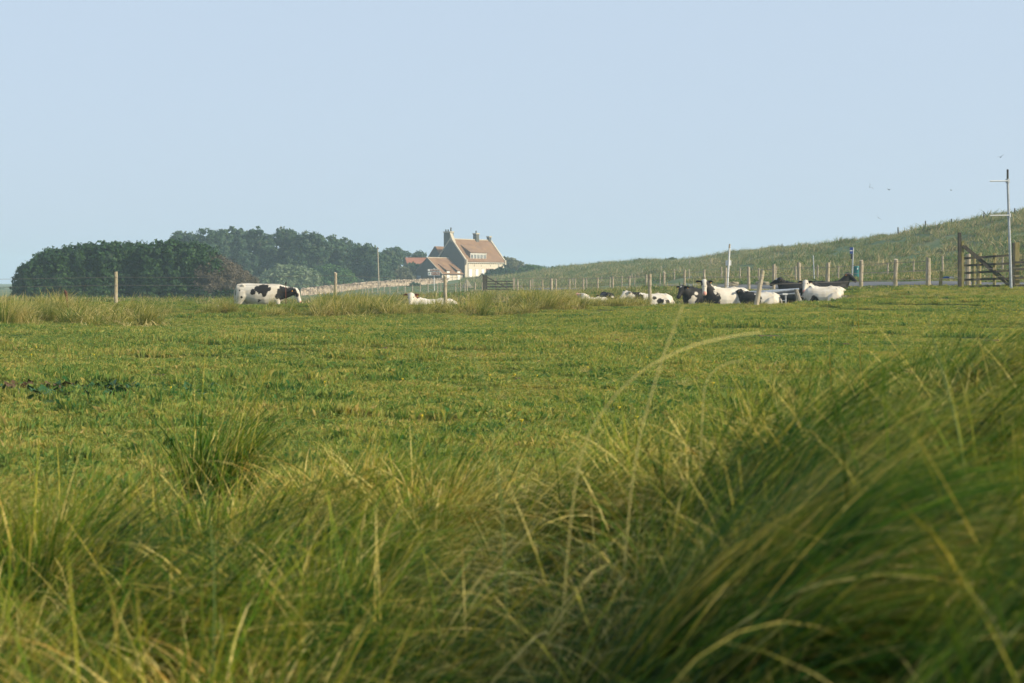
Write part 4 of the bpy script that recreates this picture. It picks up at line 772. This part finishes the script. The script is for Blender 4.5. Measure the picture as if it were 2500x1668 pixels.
# ---------------------------------------------------------------- grass
def clump_mesh(n, radius, lmean, lsd, lean, bend, azmean, azspread, wid, seg, seed, wind=.5, strawp=.25, out=.5, tmax=.68):
    r = np.random.default_rng(seed); a0 = r.uniform(0, 2*np.pi, n); rr = radius*np.sqrt(r.uniform(0, 1, n))
    bx, by = rr*np.cos(a0), rr*np.sin(a0)
    dx = np.cos(a0)*out*rr/radius+np.cos(azmean)*wind+r.normal(0, azspread, n); dy = np.sin(a0)*out*rr/radius+np.sin(azmean)*wind+r.normal(0, azspread, n); az = np.arctan2(dy, dx)
    Ln = np.clip(r.normal(lmean, lsd, n), lmean*.25, lmean*1.6); th0 = np.abs(r.normal(lean, .14, n)); bd = np.clip(r.normal(bend, bend*.45, n), .1, 2.6); w0 = wid*r.uniform(.4, 1.6, n)
    ts = np.linspace(0, 1, seg+1); P = np.zeros((n, seg+1, 3)); P[:, 0, 0] = bx; P[:, 0, 1] = by; P[:, 0, 2] = -.03
    kink = r.uniform(0, 1, n) < .2; kp = r.integers(2, seg, n); kaz = r.normal(0, .8, n); extra = np.zeros(n); ddz = np.zeros(n)
    for i in range(1, seg+1):
        tt = (ts[i]+ts[i-1])/2; hit = kink & (kp == i); extra = extra+np.where(hit, r.uniform(.5, 1.5, n), 0); azz = az+np.where(kink & (kp <= i), kaz, 0)
        th = np.minimum(th0+bd*tt**1.4+extra, 2.5); sl = Ln/seg
        P[:, i] = P[:, i-1]+np.stack([np.sin(th)*np.cos(azz)*sl, np.sin(th)*np.sin(azz)*sl, np.cos(th)*sl], 1)
    P[:, :, 2] = np.maximum(P[:, :, 2], .0+.02*ts[None]) if False else P[:, :, 2]
    tw = az+np.pi/2+r.normal(0, .5, n); S = np.stack([np.cos(tw), np.sin(tw), r.normal(0, .25, n)], 1)
    wt = np.clip((1-ts**2.2), .06, 1)*(.75+.25*np.minimum(ts*5, 1)); W = S[:, None]*(w0[:, None]*wt[None]*.5)[..., None]
    V = np.stack([P-W, P+W], 2).reshape(-1, 3); b = np.arange(n)[:, None]*(seg+1)*2+np.arange(seg)[None]*2
    F = np.stack([b, b+1, b+3, b+2], -1).reshape(-1, 4)
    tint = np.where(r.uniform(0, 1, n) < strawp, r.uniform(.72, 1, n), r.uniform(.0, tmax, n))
    return np_mesh('grass', V, F, {'tint': np.repeat(tint, (seg+1)*2), 'along': np.tile(np.repeat(ts, 2), n)}, smooth=True)
def scatter(name, P, rot, scl, var, sources, label=None):
    src = bpy.data.collections.new(name+'_kinds')
    for i, (me, m) in enumerate(sources):
        o = bpy.data.objects.new(f'{name}_{i:02d}', me); me.materials.clear(); me.materials.append(m); src.objects.link(o)
    me = bpy.data.meshes.new(name); me.vertices.add(len(P)); me.vertices.foreach_set('co', np.asarray(P, np.float32).ravel())
    a = me.attributes.new('rot', 'FLOAT_VECTOR', 'POINT'); a.data.foreach_set('vector', np.asarray(rot, np.float32).ravel())
    a = me.attributes.new('scl', 'FLOAT_VECTOR', 'POINT'); a.data.foreach_set('vector', np.asarray(scl, np.float32).ravel())
    a = me.attributes.new('var', 'INT', 'POINT'); a.data.foreach_set('value', np.asarray(var, np.int32))
    o = link(name, me); o['kind'] = 'stuff'
    if label: o['label'] = label
    ng = bpy.data.node_groups.new(name, 'GeometryNodeTree'); ng.interface.new_socket('Geometry', in_out='INPUT', socket_type='NodeSocketGeometry'); ng.interface.new_socket('Geometry', in_out='OUTPUT', socket_type='NodeSocketGeometry')
    nn = ng.nodes; gi = nn.new('NodeGroupInput'); go = nn.new('NodeGroupOutput'); ci = nn.new('GeometryNodeCollectionInfo'); ci.inputs[0].default_value = src; ci.inputs[1].default_value = True; ci.inputs[2].default_value = True
    ip = nn.new('GeometryNodeInstanceOnPoints'); ip.inputs['Pick Instance'].default_value = True
    def na(t, n_): q = nn.new('GeometryNodeInputNamedAttribute'); q.data_type = t; q.inputs[0].default_value = n_; return q.outputs[0]
    lk = ng.links.new; lk(gi.outputs[0], ip.inputs['Points']); lk(ci.outputs[0], ip.inputs['Instance']); lk(na('INT', 'var'), ip.inputs['Instance Index'])
    lk(na('FLOAT_VECTOR', 'rot'), ip.inputs['Rotation']); lk(na('FLOAT_VECTOR', 'scl'), ip.inputs['Scale']); lk(ip.outputs[0], go.inputs[0])
    md = o.modifiers.new('scatter', 'NODES'); md.node_group = ng; return o
ROADP = smooth_path(RP, 260)
def off_road(x, y, w_=3.3): return float(((ROADP[:, 0]-x)**2+(ROADP[:, 1]-y)**2).min()) > w_*w_
def wedge(n, D0, D1, p0=-500, p1=3000, power=1.0):
    u = rng.uniform(0, 1, n); D = (D0**(power+1)+(D1**(power+1)-D0**(power+1))*u)**(1/(power+1)); px = rng.uniform(p0, p1, n); return px, D, (px-1250)/FPX*D

# short turf
def turf_mesh(size, n, h, wd, seed, leaves=.25):
    r = np.random.default_rng(seed); x = r.uniform(-size/2, size/2, n)*1.15; y = r.uniform(-size/2, size/2, n)*1.15; a = r.uniform(0, 2*np.pi, n)
    hh = h*r.uniform(.35, 1.5, n)*(0.25+1.6*vnoise(x*6+9, y*6+9, seed)**1.5+.3*vnoise(x*17+9, y*17+9, seed+1)); ln = r.uniform(.1, 1.1, n)*hh; w_ = wd*r.uniform(.6, 1.4, n)
    d = np.stack([np.cos(a), np.sin(a)], 1); s = np.stack([-d[:, 1], d[:, 0]], 1)*w_[:, None]/2; B = np.stack([x, y], 1); M_ = B+d*(ln*.35)[:, None]; T = B+d*ln[:, None]
    z0 = np.full(n, -.01); V = np.stack([np.c_[B-s, z0], np.c_[B+s, z0], np.c_[M_+s*.8, hh*.65], np.c_[T, hh*np.where(ln > hh*.8, .75, 1)], ], 1)
    V = V.reshape(-1, 3); F = np.arange(4*n).reshape(-1, 4); tint = np.repeat(np.where(r.uniform(0, 1, n) < .13, r.uniform(.75, 1, n), r.uniform(0, .72, n)), 4); al = np.tile([0, 0, .6, 1.], n)
    nl = int(n*leaves); lx = r.uniform(-size/2, size/2, nl)*1.1; ly = r.uniform(-size/2, size/2, nl)*1.1; lz = r.uniform(.2, .9, nl)*h; ls = wd*r.uniform(1.2, 2.4, nl); q = r.normal(0, .35, (nl, 4))
    V2 = np.stack([np.c_[lx-ls, ly, lz+q[:, 0]*ls], np.c_[lx, ly-ls, lz+q[:, 1]*ls], np.c_[lx+ls, ly, lz+q[:, 2]*ls], np.c_[lx, ly+ls, lz+q[:, 3]*ls]], 1).reshape(-1, 3)
    F2 = np.arange(4*nl).reshape(-1, 4)+len(V); return np_mesh('turf', np.concatenate([V, V2]), np.concatenate([F, F2]), {'tint': np.concatenate([tint, np.repeat(r.uniform(0, .6, nl), 4)]), 'along': np.concatenate([al, np.full(4*nl, .5)])})
kinds = [(turf_mesh(1.0, 3600, .036, .0055, 300+i), TURF) for i in range(3)]+[(turf_mesh(1.6, 3800, .038, .011, 310+i, .3), TURF) for i in range(3)]+[(turf_mesh(3.0, 3000, .09, .035, 320+i, .2), DUNE) for i in range(2)]
Ps, rt, sc_, vr = [], [], [], []
def grid_fill(D0, D1, step, vset, zs=(.8, 1.3), pxr=(-330, 2830), lift=0):
    y = D0
    while y < D1:
        x0, x1 = (pxr[0]-1250)/FPX*y, (pxr[1]-1250)/FPX*y; x = np.arange(x0, x1+step, step)
        X0 = x+rng.uniform(-.3, .3, len(x))*step; Y0 = y+rng.uniform(-.3, .3, len(x))*step; Z0 = H(X0, Y0)+lift
        for a, b, c in zip(X0, Y0, Z0):
            if D0 >= 58 and not off_road(a, b, 4.6): continue
            Ps.append((a, b, c)); rt.append((0, 0, random.uniform(0, 6.28))); s = random.uniform(.9, 1.1); hq = .45+1.3*float(vnoise(np.array([a/1.7]), np.array([b/1.1]), 77)[0])*float(.5+vnoise(np.array([a/6.]), np.array([b/3.]), 78)[0]); sc_.append((s, s, s*random.uniform(*zs)*hq*(.35 if (D0 >= 58 and a > 10 and b < 80) else 1))); vr.append(random.choice(vset))
        y += step
grid_fill(4.6, 20, .85, (0, 1, 2)); grid_fill(20, 58, 1.35, (3, 4, 5), (.7, 1.2))
scatter('meadow_grass', Ps, rt, sc_, vr, kinds, 'short grazed meadow turf')
Ps, rt, sc_, vr = [], [], [], []
grid_fill(58, 120, 2.4, (0, 1), (.8, 1.6)); 
scatter('rough_grass', Ps, rt, sc_, vr, kinds[6:], 'rough grass around the road and beyond the cows')

WIND = 0.0
kk = []
for i in range(3): kk.append((clump_mesh(130, .17, .48, .17, .60, 1.8, WIND, .9, .0046, 9, 400+i, wind=.25, strawp=.36), MARRAM))      # tangled
for i in range(2): kk.append((clump_mesh(140, .15, .62, .16, .34, 1.5, WIND, .5, .0044, 9, 405+i, wind=.5, strawp=.14), MARRAM))      # upright
for i in range(3): kk.append((clump_mesh(420, .11, .80, .18, .60, 1.65, WIND+.12*(i-1), .20, .0042, 10, 410+i, wind=1.5, strawp=.09, out=.2, tmax=.46), MARRAM))   # combed over by the wind; greens tinted darker to deepen the hollow's shade
for i in range(2): kk.append((clump_mesh(40, .35, .40, .14, 1.05, .9, WIND, .9, .0060, 6, 420+i, wind=.2, strawp=.8), MARRAM))
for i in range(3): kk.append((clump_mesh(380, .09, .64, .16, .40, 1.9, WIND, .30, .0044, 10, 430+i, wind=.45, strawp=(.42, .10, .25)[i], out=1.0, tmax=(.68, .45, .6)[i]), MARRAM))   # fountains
TOPS = []
for me_, _m in kk:
    c_ = np.empty(len(me_.vertices)*3, np.float32); me_.vertices.foreach_get('co', c_); TOPS.append(float(np.percentile(c_[2::3], 99.7)))
prof_px = [-600, 0, 150, 300, 450, 600, 800, 1000, 1200, 1400, 1550, 1700, 1850, 2000, 2150, 2300, 2500, 3100]; prof_py = [1050, 1040, 1030, 1050, 1020, 1030, 995, 965, 945, 940, 900, 850, 830, 815, 785, 745, 715, 680]
def foreground():
    P, rt, sc_, vr = [], [], [], []
    def limit(p, d): return CH-(np.interp(p, prof_px, prof_py)+abs(random.gauss(0, 45))-HY)*d/FPX
    def Dmax(p): return np.interp(p, [-300, 900, 1400, 1800, 2500, 3000], [6.0, 6.4, 6.5, 7.2, 9.0, 9.5])
    hollow = lambda p, d: 1450 < p < 2350 and 1.3 < d < 2.3
    cen = []
    for _ in range(6000):                       # tussock centres, kept apart
        px, D, X = wedge(1, 1.35, 9.0, -350, 2950, 1.0); p, d, x = float(px[0]), float(D[0]), float(X[0])
        if d > Dmax(p) or hollow(p, d): continue
        if all((x-u)**2+(d-v)**2 > (.40+.05*d)**2 for u, v, _ in cen): cen.append((x, d, p))
    for x, d, p in cen:
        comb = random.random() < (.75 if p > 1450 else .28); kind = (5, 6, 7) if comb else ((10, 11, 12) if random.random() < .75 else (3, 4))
        kv = random.choice(kind); sz = random.uniform(.75, 1.15)*(1.3 if d > 3.8 else 1); n_ = random.choice((4, 5, 6))
        for _ in range(n_):
            xx = x+random.gauss(0, .10); dd = d+random.gauss(0, .08); pp = 1250+xx/dd*FPX; z = h1(xx, dd); v = kv if random.random() < .7 else random.choice(kind)
            s = min(sz, (limit(pp, dd)-z)/TOPS[v])*random.uniform(.85, 1)
            if s < .2: continue
            k = min(1.15, max(s*1.05, .45)); P.append((xx, dd, z)); rt.append((0, 0, random.gauss(0, .25))); sc_.append((k, k, s)); vr.append(v)
    px, D, X0 = wedge(1150, 1.1, 9.0, -350, 2900, .8); Z0 = H(X0, D)
    for p, d, x, z in zip(px, D, X0, Z0):       # low tangle between them
        if d > Dmax(p): continue
        v = random.choice((0, 1, 2, 0, 1, 2, 8, 9, 3)); s = min(random.uniform(.35, .95), (limit(p, d)-z)/TOPS[v])
        if hollow(p, d):
            if v in (8, 9) or random.random() < .65: continue
            s = min(s, .36)
        if s < .15: continue
        k = min(1.0, s*1.3); P.append((x, d, z)); rt.append((0, 0, random.uniform(-1.6, 1.6))); sc_.append((k, k, s)); vr.append(v)
    # long wind-combed arches on the right
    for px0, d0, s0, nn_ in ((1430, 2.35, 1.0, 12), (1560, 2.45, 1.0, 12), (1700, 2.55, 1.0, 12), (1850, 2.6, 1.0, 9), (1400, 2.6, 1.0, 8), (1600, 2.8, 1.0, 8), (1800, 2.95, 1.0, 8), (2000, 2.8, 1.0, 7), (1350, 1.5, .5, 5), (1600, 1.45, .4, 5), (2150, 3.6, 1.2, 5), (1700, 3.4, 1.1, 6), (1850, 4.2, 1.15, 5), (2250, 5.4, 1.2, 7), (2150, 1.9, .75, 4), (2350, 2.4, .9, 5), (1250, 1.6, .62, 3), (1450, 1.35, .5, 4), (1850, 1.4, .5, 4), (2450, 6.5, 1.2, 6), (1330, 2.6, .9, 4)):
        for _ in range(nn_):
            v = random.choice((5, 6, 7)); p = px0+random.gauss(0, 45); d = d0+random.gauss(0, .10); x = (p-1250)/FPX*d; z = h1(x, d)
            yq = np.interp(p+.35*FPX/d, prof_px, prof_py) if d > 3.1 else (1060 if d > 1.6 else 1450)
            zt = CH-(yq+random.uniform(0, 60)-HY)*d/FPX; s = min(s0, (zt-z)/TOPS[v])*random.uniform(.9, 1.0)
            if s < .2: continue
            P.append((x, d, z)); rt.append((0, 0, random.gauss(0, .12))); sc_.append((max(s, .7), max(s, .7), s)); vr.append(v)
    # tall thick grass added out of view on the right, to shade the mound
    for _ in range(70):
        p = random.uniform(3050, 3900); d = random.uniform(1.5, 2.9); x = (p-1250)/FPX*d; P.append((x, d, h1(x, d))); rt.append((0, 0, random.gauss(0, .3))); s = random.uniform(.9, 1.1); sc_.append((.7, .7, s)); vr.append(random.choice((3, 4)))
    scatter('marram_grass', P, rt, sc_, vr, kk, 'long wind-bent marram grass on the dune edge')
foreground()

# tussock band behind the turf, in front of the fence
ts = [(clump_mesh(110, .20, .62, .20, .35, 1.3, WIND, .5, .014, 6, 500+i, wind=.4, strawp=(.2, .35, .5, .3)[i]), TUSSOCK) for i in range(4)]+[(clump_mesh(200, .16, .72, .12, .22, .9, WIND, .28, .010, 6, 510+i, wind=.4, strawp=.08), TUSSOCK) for i in range(2)]+[(clump_mesh(70, .4, .36, .15, .8, 1.1, WIND, .9, .015, 5, 520+i, wind=.2, strawp=.7), TUSSOCK) for i in range(2)]
P, rt, sc_, vr = [], [], [], []
def put(px, D, s, v, sz=1.0):
    x = (px-1250)/FPX*D
    if D > 55 and not off_road(x, D): return
    P.append((x, D, h1(x, D))); rt.append((0, 0, random.gauss(0, .5))); sc_.append((s, s, s*sz)); vr.append(v)
for _ in range(560):        # left bank of long grass
    D = random.uniform(34, 48); px = random.uniform(-300, 440); f = (px-250)/190
    if px > 250 and random.random() < f: continue
    if vnoise(np.array([px/60.]), np.array([D/1.6]), 9)[0] < .40: continue
    put(px, D, random.choice((.3, .45, .6, .8, 1.05)), random.choice((0, 1, 2, 3, 3, 4, 5, 6, 7)))
for _ in range(470):        # band in front of the standing cow and on to the middle
    px = random.uniform(470, 1420); D = random.uniform(41.5, 44.5 if px < 760 else 48); lim = np.interp(px, [470, 600, 900, 1250, 1420], [43.5, 42.0, 42, 42.5, 46])
    if D < lim or vnoise(np.array([px/45.]), np.array([D/1.5]), 4)[0] < .34: continue
    put(px, D, random.choice((.4, .55, .7, .9, 1.05))*(.5 if 560 < px < 770 else (.75 if px < 780 or 960 < px < 1120 else 1.0)), random.choice((0, 1, 2, 3, 4, 5, 6, 7)))
for _ in range(130):
    px = random.uniform(1380, 1580); D = random.uniform(47.5, 51); put(px, D, random.uniform(.45, .7), random.choice((0, 1, 2, 3, 6, 7)))
for _ in range(60):
    px = random.uniform(2040, 2240); D = random.uniform(49, 53); put(px, D, random.uniform(.3, .5), random.choice((0, 2, 6, 7)))
for _ in range(260):
    px = random.uniform(1600, 2500); D = random.uniform(47.2, 50.5); put(px, D, random.uniform(.16, .34), random.choice((0, 2, 6, 7)))
for _ in range(700):        # beyond the crest
    px = random.uniform(350, 1750); D = random.uniform(58, 100); put(px, D, random.uniform(.5, .95), random.choice((0, 1, 2, 3, 6, 7)))
for _ in range(500):        # bank under the gates
    px = random.uniform(2080, 2650); D = random.uniform(51, 57); put(px, D, random.uniform(.08, .22), random.choice((0, 1, 4, 6, 7)))
for _ in range(150):
    px = random.uniform(-100, 2500); D = random.uniform(11, 40); put(px, D, random.uniform(.10, .26), random.choice((0, 1, 2, 6, 7)))
for px, D, s in ((560, 44, .8), (565, 43.6, .5), (330, 41, .8)): put(px, D, s, 4)
scatter('tussock_grass', P, rt, sc_, vr, ts, 'wild tussocky grass along the pasture fence')

# a few tussocks that stand out, each a thing
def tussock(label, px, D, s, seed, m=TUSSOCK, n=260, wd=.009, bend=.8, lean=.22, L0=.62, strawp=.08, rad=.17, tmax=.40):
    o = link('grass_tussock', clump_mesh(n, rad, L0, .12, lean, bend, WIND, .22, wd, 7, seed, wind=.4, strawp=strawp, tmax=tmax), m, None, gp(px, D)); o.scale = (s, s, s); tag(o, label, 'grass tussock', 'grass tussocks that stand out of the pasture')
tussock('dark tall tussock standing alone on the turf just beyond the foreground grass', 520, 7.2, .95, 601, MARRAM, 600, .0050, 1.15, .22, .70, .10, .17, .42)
tussock('dark round tussock in the long grass left of the leftmost fence post', 205, 37.5, 1.05, 602)
tussock('spiky straw-topped tussock against the dark hedge', 198, 47, 1.15, 603, bend=1.3, lean=.3, strawp=.6, n=150)
tussock('dark upright tussock at the foot of the second fence post', 805, 46, 1.05, 604)
tussock('tussock covering the belly of the grazing cow', 662, 47.5, .62, 605, strawp=.3)
tussock('dark tussock below the head of the grazing cow', 708, 43.5, .8, 606)
tussock('large leaning tussock in the middle right of the white cow behind the post', 1330, 45.5, 1.15, 607, n=320, rad=.26)
tussock('pale curling wisp of grass standing left of the spiky tussock by the hedge', 100, 46, 1.0, 608, n=30, strawp=1, bend=2, rad=.05)

# single pale stalks close to the lens
STRAW = mat('dry_stalk', (.48,.42,.15), .7); PALEG = mat('pale_blade', (.12,.18,.05), .6)
def stalk(label, pts, r0, m, head=0):
    mq = 1.6 if pts[0][2] < 2 else (1.25 if pts[0][2] < 2.5 else 1.15); P3 = [at(p[0], p[1], p[2]*mq) for p in pts]; r0 *= mq*.62
    d0 = P3[0]-P3[1]; f0 = P3[0]+Vector((d0.x*.9, d0.y, 0)); f0.z = min(h1(f0.x, f0.y)-.02, P3[0].z-.05); P3.insert(0, f0); b = P3[0].copy(); Q = []      # rooted in the ground
    for i in range(len(P3)-1):
        for k in range(5): Q.append(P3[i].lerp(P3[i+1], k/5))
    Q.append(P3[-1])
    for _ in range(4): Q = [Q[0]]+[(Q[i-1]+Q[i]*2+Q[i+1])/4 for i in range(1, len(Q)-1)]+[Q[-1]]
    n = len(Q); rad_ = [r0*(1+head*max(0, math.sin(min(1, max(0, (i/n-.55)/.42))*math.pi)))*(1-.55*i/n)*(.45+.55*min(1, 2.2*i/n)) for i in range(n)]
    o = MB().tube([q-b for q in Q], rad_, 7).build('grass_stalk', m, None, b, True); tag(o, label, 'grass stalk', 'tall single stalks rising from the foreground grass')
stalk('straight pale seed stalk leaning right and crossing the curved one', [(1540, 1150, 1.75), (1590, 960, 1.75), (1625, 850, 1.75), (1668, 745, 1.75)], .0019, STRAW, .4)
stalk('long curved pale stalk arching right over the turf', [(1400, 1130, 1.7), (1470, 1000, 1.7), (1560, 905, 1.7), (1680, 845, 1.72), (1800, 818, 1.75), (1860, 812, 1.78)], .0018, STRAW, .3)
stalk('short curved straw stalk below the long arching one', [(1715, 960, 3), (1730, 915, 3), (1765, 890, 3), (1808, 880, 3)], .0024, STRAW, .3)
stalk('upright pale green blade in the middle of the foreground', [(1235, 1420, 2.2), (1225, 1240, 2.2), (1205, 1080, 2.2), (1180, 900, 2.2), (1090, 765, 2.2)], .0022, PALEG)
stalk('tall pale green blade bending left at the right edge of the foreground', [(2360, 1180, 2.3), (2345, 1080, 2.3), (2310, 940, 2.3), (2275, 820, 2.3), (2255, 700, 2.3)], .0030, PALEG)
stalk('thin upright blade in the lower left of the foreground', [(520, 1640, 1.7), (524, 1460, 1.7), (520, 1330, 1.7), (500, 1180, 1.7)], .0018, PALEG)

# dune grass on the hill
dk = [(clump_mesh(80, .65, .55, .16, .4, .9, WIND, .5, .035, 4, 700+i, wind=.5, strawp=.3), DUNE) for i in range(4)]
P, rt, sc_, vr = [], [], [], []
n = 15000; px, D, X0 = wedge(n, 98, 300, 1130, 2900, 1.0); Z0 = H(X0, D)
for p, d, x, z in zip(px, D, X0, Z0):
    if not off_road(x, d): continue
    if d > np.interp(p, [1130, 1370, 1800, 2500], [300, 300, 245, 170])+12: continue
    if d < np.interp(p, [1130, 1640, 1760, 1860, 2000, 2300], [205, 152, 124, 113, 106, 103]): continue
    q = vnoise(np.array([x/6.]), np.array([d/6.]), 12)[0]; s = random.choice((.5, .7, .9, 1.35))*(.45+1.1*q)
    P.append((x, d, z)); rt.append((0, 0, random.gauss(0, .6))); sc_.append((s, s, s)); vr.append(random.randrange(4))
scatter('dune_grass', P, rt, sc_, vr, dk, 'wind-blown grass covering the dune behind the road')
P, rt, sc_, vr = [], [], [], []
n = 5200; px, D, X0 = wedge(n, 60, 260, 560, 1640, .6); Z0 = H(X0, D)
for p, d, x, z in zip(px, D, X0, Z0):
    if not off_road(x, d): continue
    P.append((x, d, z)); rt.append((0, 0, random.gauss(0, .6))); s = random.uniform(.3, .55); sc_.append((s, s, s*.7)); vr.append(random.randrange(4))
scatter('field_grass', P, rt, sc_, vr, dk, 'longer grass between the pasture and the house')

# broad-leaved weeds on the turf at the left, tiny flowers
def weed(label, px, D, n, sx, sy, seed):
    r = random.Random(seed); g = gp(px, D); t = thing('weed_patch', label, 'weeds', g); mb = MB()
    for i in range(n):
        x, y = r.gauss(0, sx), r.gauss(0, sy); a = r.uniform(0, 6.28); L_ = r.uniform(.08, .17); e = r.uniform(.2, .9); dz = h1(g.x+x, g.y+y)-g.z
        d = Vector((math.cos(a)*math.cos(e), math.sin(a)*math.cos(e), math.sin(e))); s = Vector((-math.sin(a), math.cos(a), 0))*L_*.3; b = Vector((x, y, dz+.01))
        mb.add([b, b+d*L_*.5+s, b+d*L_+Vector((0, 0, -.015)), b+d*L_*.5-s], [(0, 1, 2), (0, 2, 3)])
    o = mb.build('leaves', leaf_flat if seed == 1 else leaf_brown, t); o['kind'] = 'stuff'
leaf_flat = mat('dock_leaf', (.022,.075,.022), .5); leaf_brown = mat('withered_leaf', (.075,.045,.02), .7)
weed('patch of broad dark green dock leaves on the turf at the left', 245, 15.3, 620, .50, .28, 1)
weed('smaller withered brown leaf patch left of the dock leaves', 95, 15.6, 240, .22, .15, 2)
YEL = mat('yellow_petal', (.75,.55,.03), .6); mb = MB(); r = random.Random(4)
for i in range(150):
    px, D = (r.uniform(1350, 1650), r.uniform(40, 47)) if i < 40 else ((r.uniform(2350, 2500), r.uniform(36, 42)) if i < 80 else (r.uniform(0, 2500), r.uniform(12, 46)))
    g = gp(px, D); s = r.uniform(.012, .022); c = g+Vector((0, 0, r.uniform(.06, .10))); mb.tube([c-Vector((0, 0, .01)), c+Vector((0, 0, .006))], [s*.5, s], 6); mb.tube([g, c], .0015, 3, False)
o = mb.build('wild_flowers', YEL); o['kind'] = 'stuff'

mb = MB(); r = random.Random(14)
for i in range(90):
    px, D = r.uniform(-100, 2550), r.uniform(10, 47); g = gp(px, D); s = r.uniform(.08, .22); z = .025
    for k in range(r.choice((1, 2, 3))):
        c = g+Vector((r.gauss(0, s), r.gauss(0, s), 0)); q = s*r.uniform(.4, 1); mb.loft([(c+Vector((0, 0, -.02)), Vector((q, 0, 0)), Vector((0, q*.8, 0))), (c+Vector((0, 0, z*.7)), Vector((q*.85, .1*q, 0)), Vector((0, q*.7, 0))), (c+Vector((.1*q, 0, z*1.4)), Vector((q*.4, 0, 0)), Vector((0, q*.35, 0)))], 9)
o = mb.build('dung', SOIL, smooth=True); o['kind'] = 'stuff'

# ---------------------------------------------------------------- haze
hm = bpy.data.materials.new('haze'); hm.use_nodes = True; hm.node_tree.nodes.clear(); ho = hm.node_tree.nodes.new('ShaderNodeOutputMaterial'); pv = hm.node_tree.nodes.new('ShaderNodeVolumePrincipled')
pv.inputs['Color'].default_value = (.66, .86, 1.0, 1); pv.inputs['Density'].default_value = .00065; pv.inputs['Anisotropy'].default_value = 0.1
hm.node_tree.links.new(pv.outputs[0], ho.inputs['Volume'])
zmin = float(V[:, 2].min()) if False else -6.0
o = MB().box((-1600, -1600, zmin), (1600, 1600, 30)).build('haze', hm); o['kind'] = 'stuff'
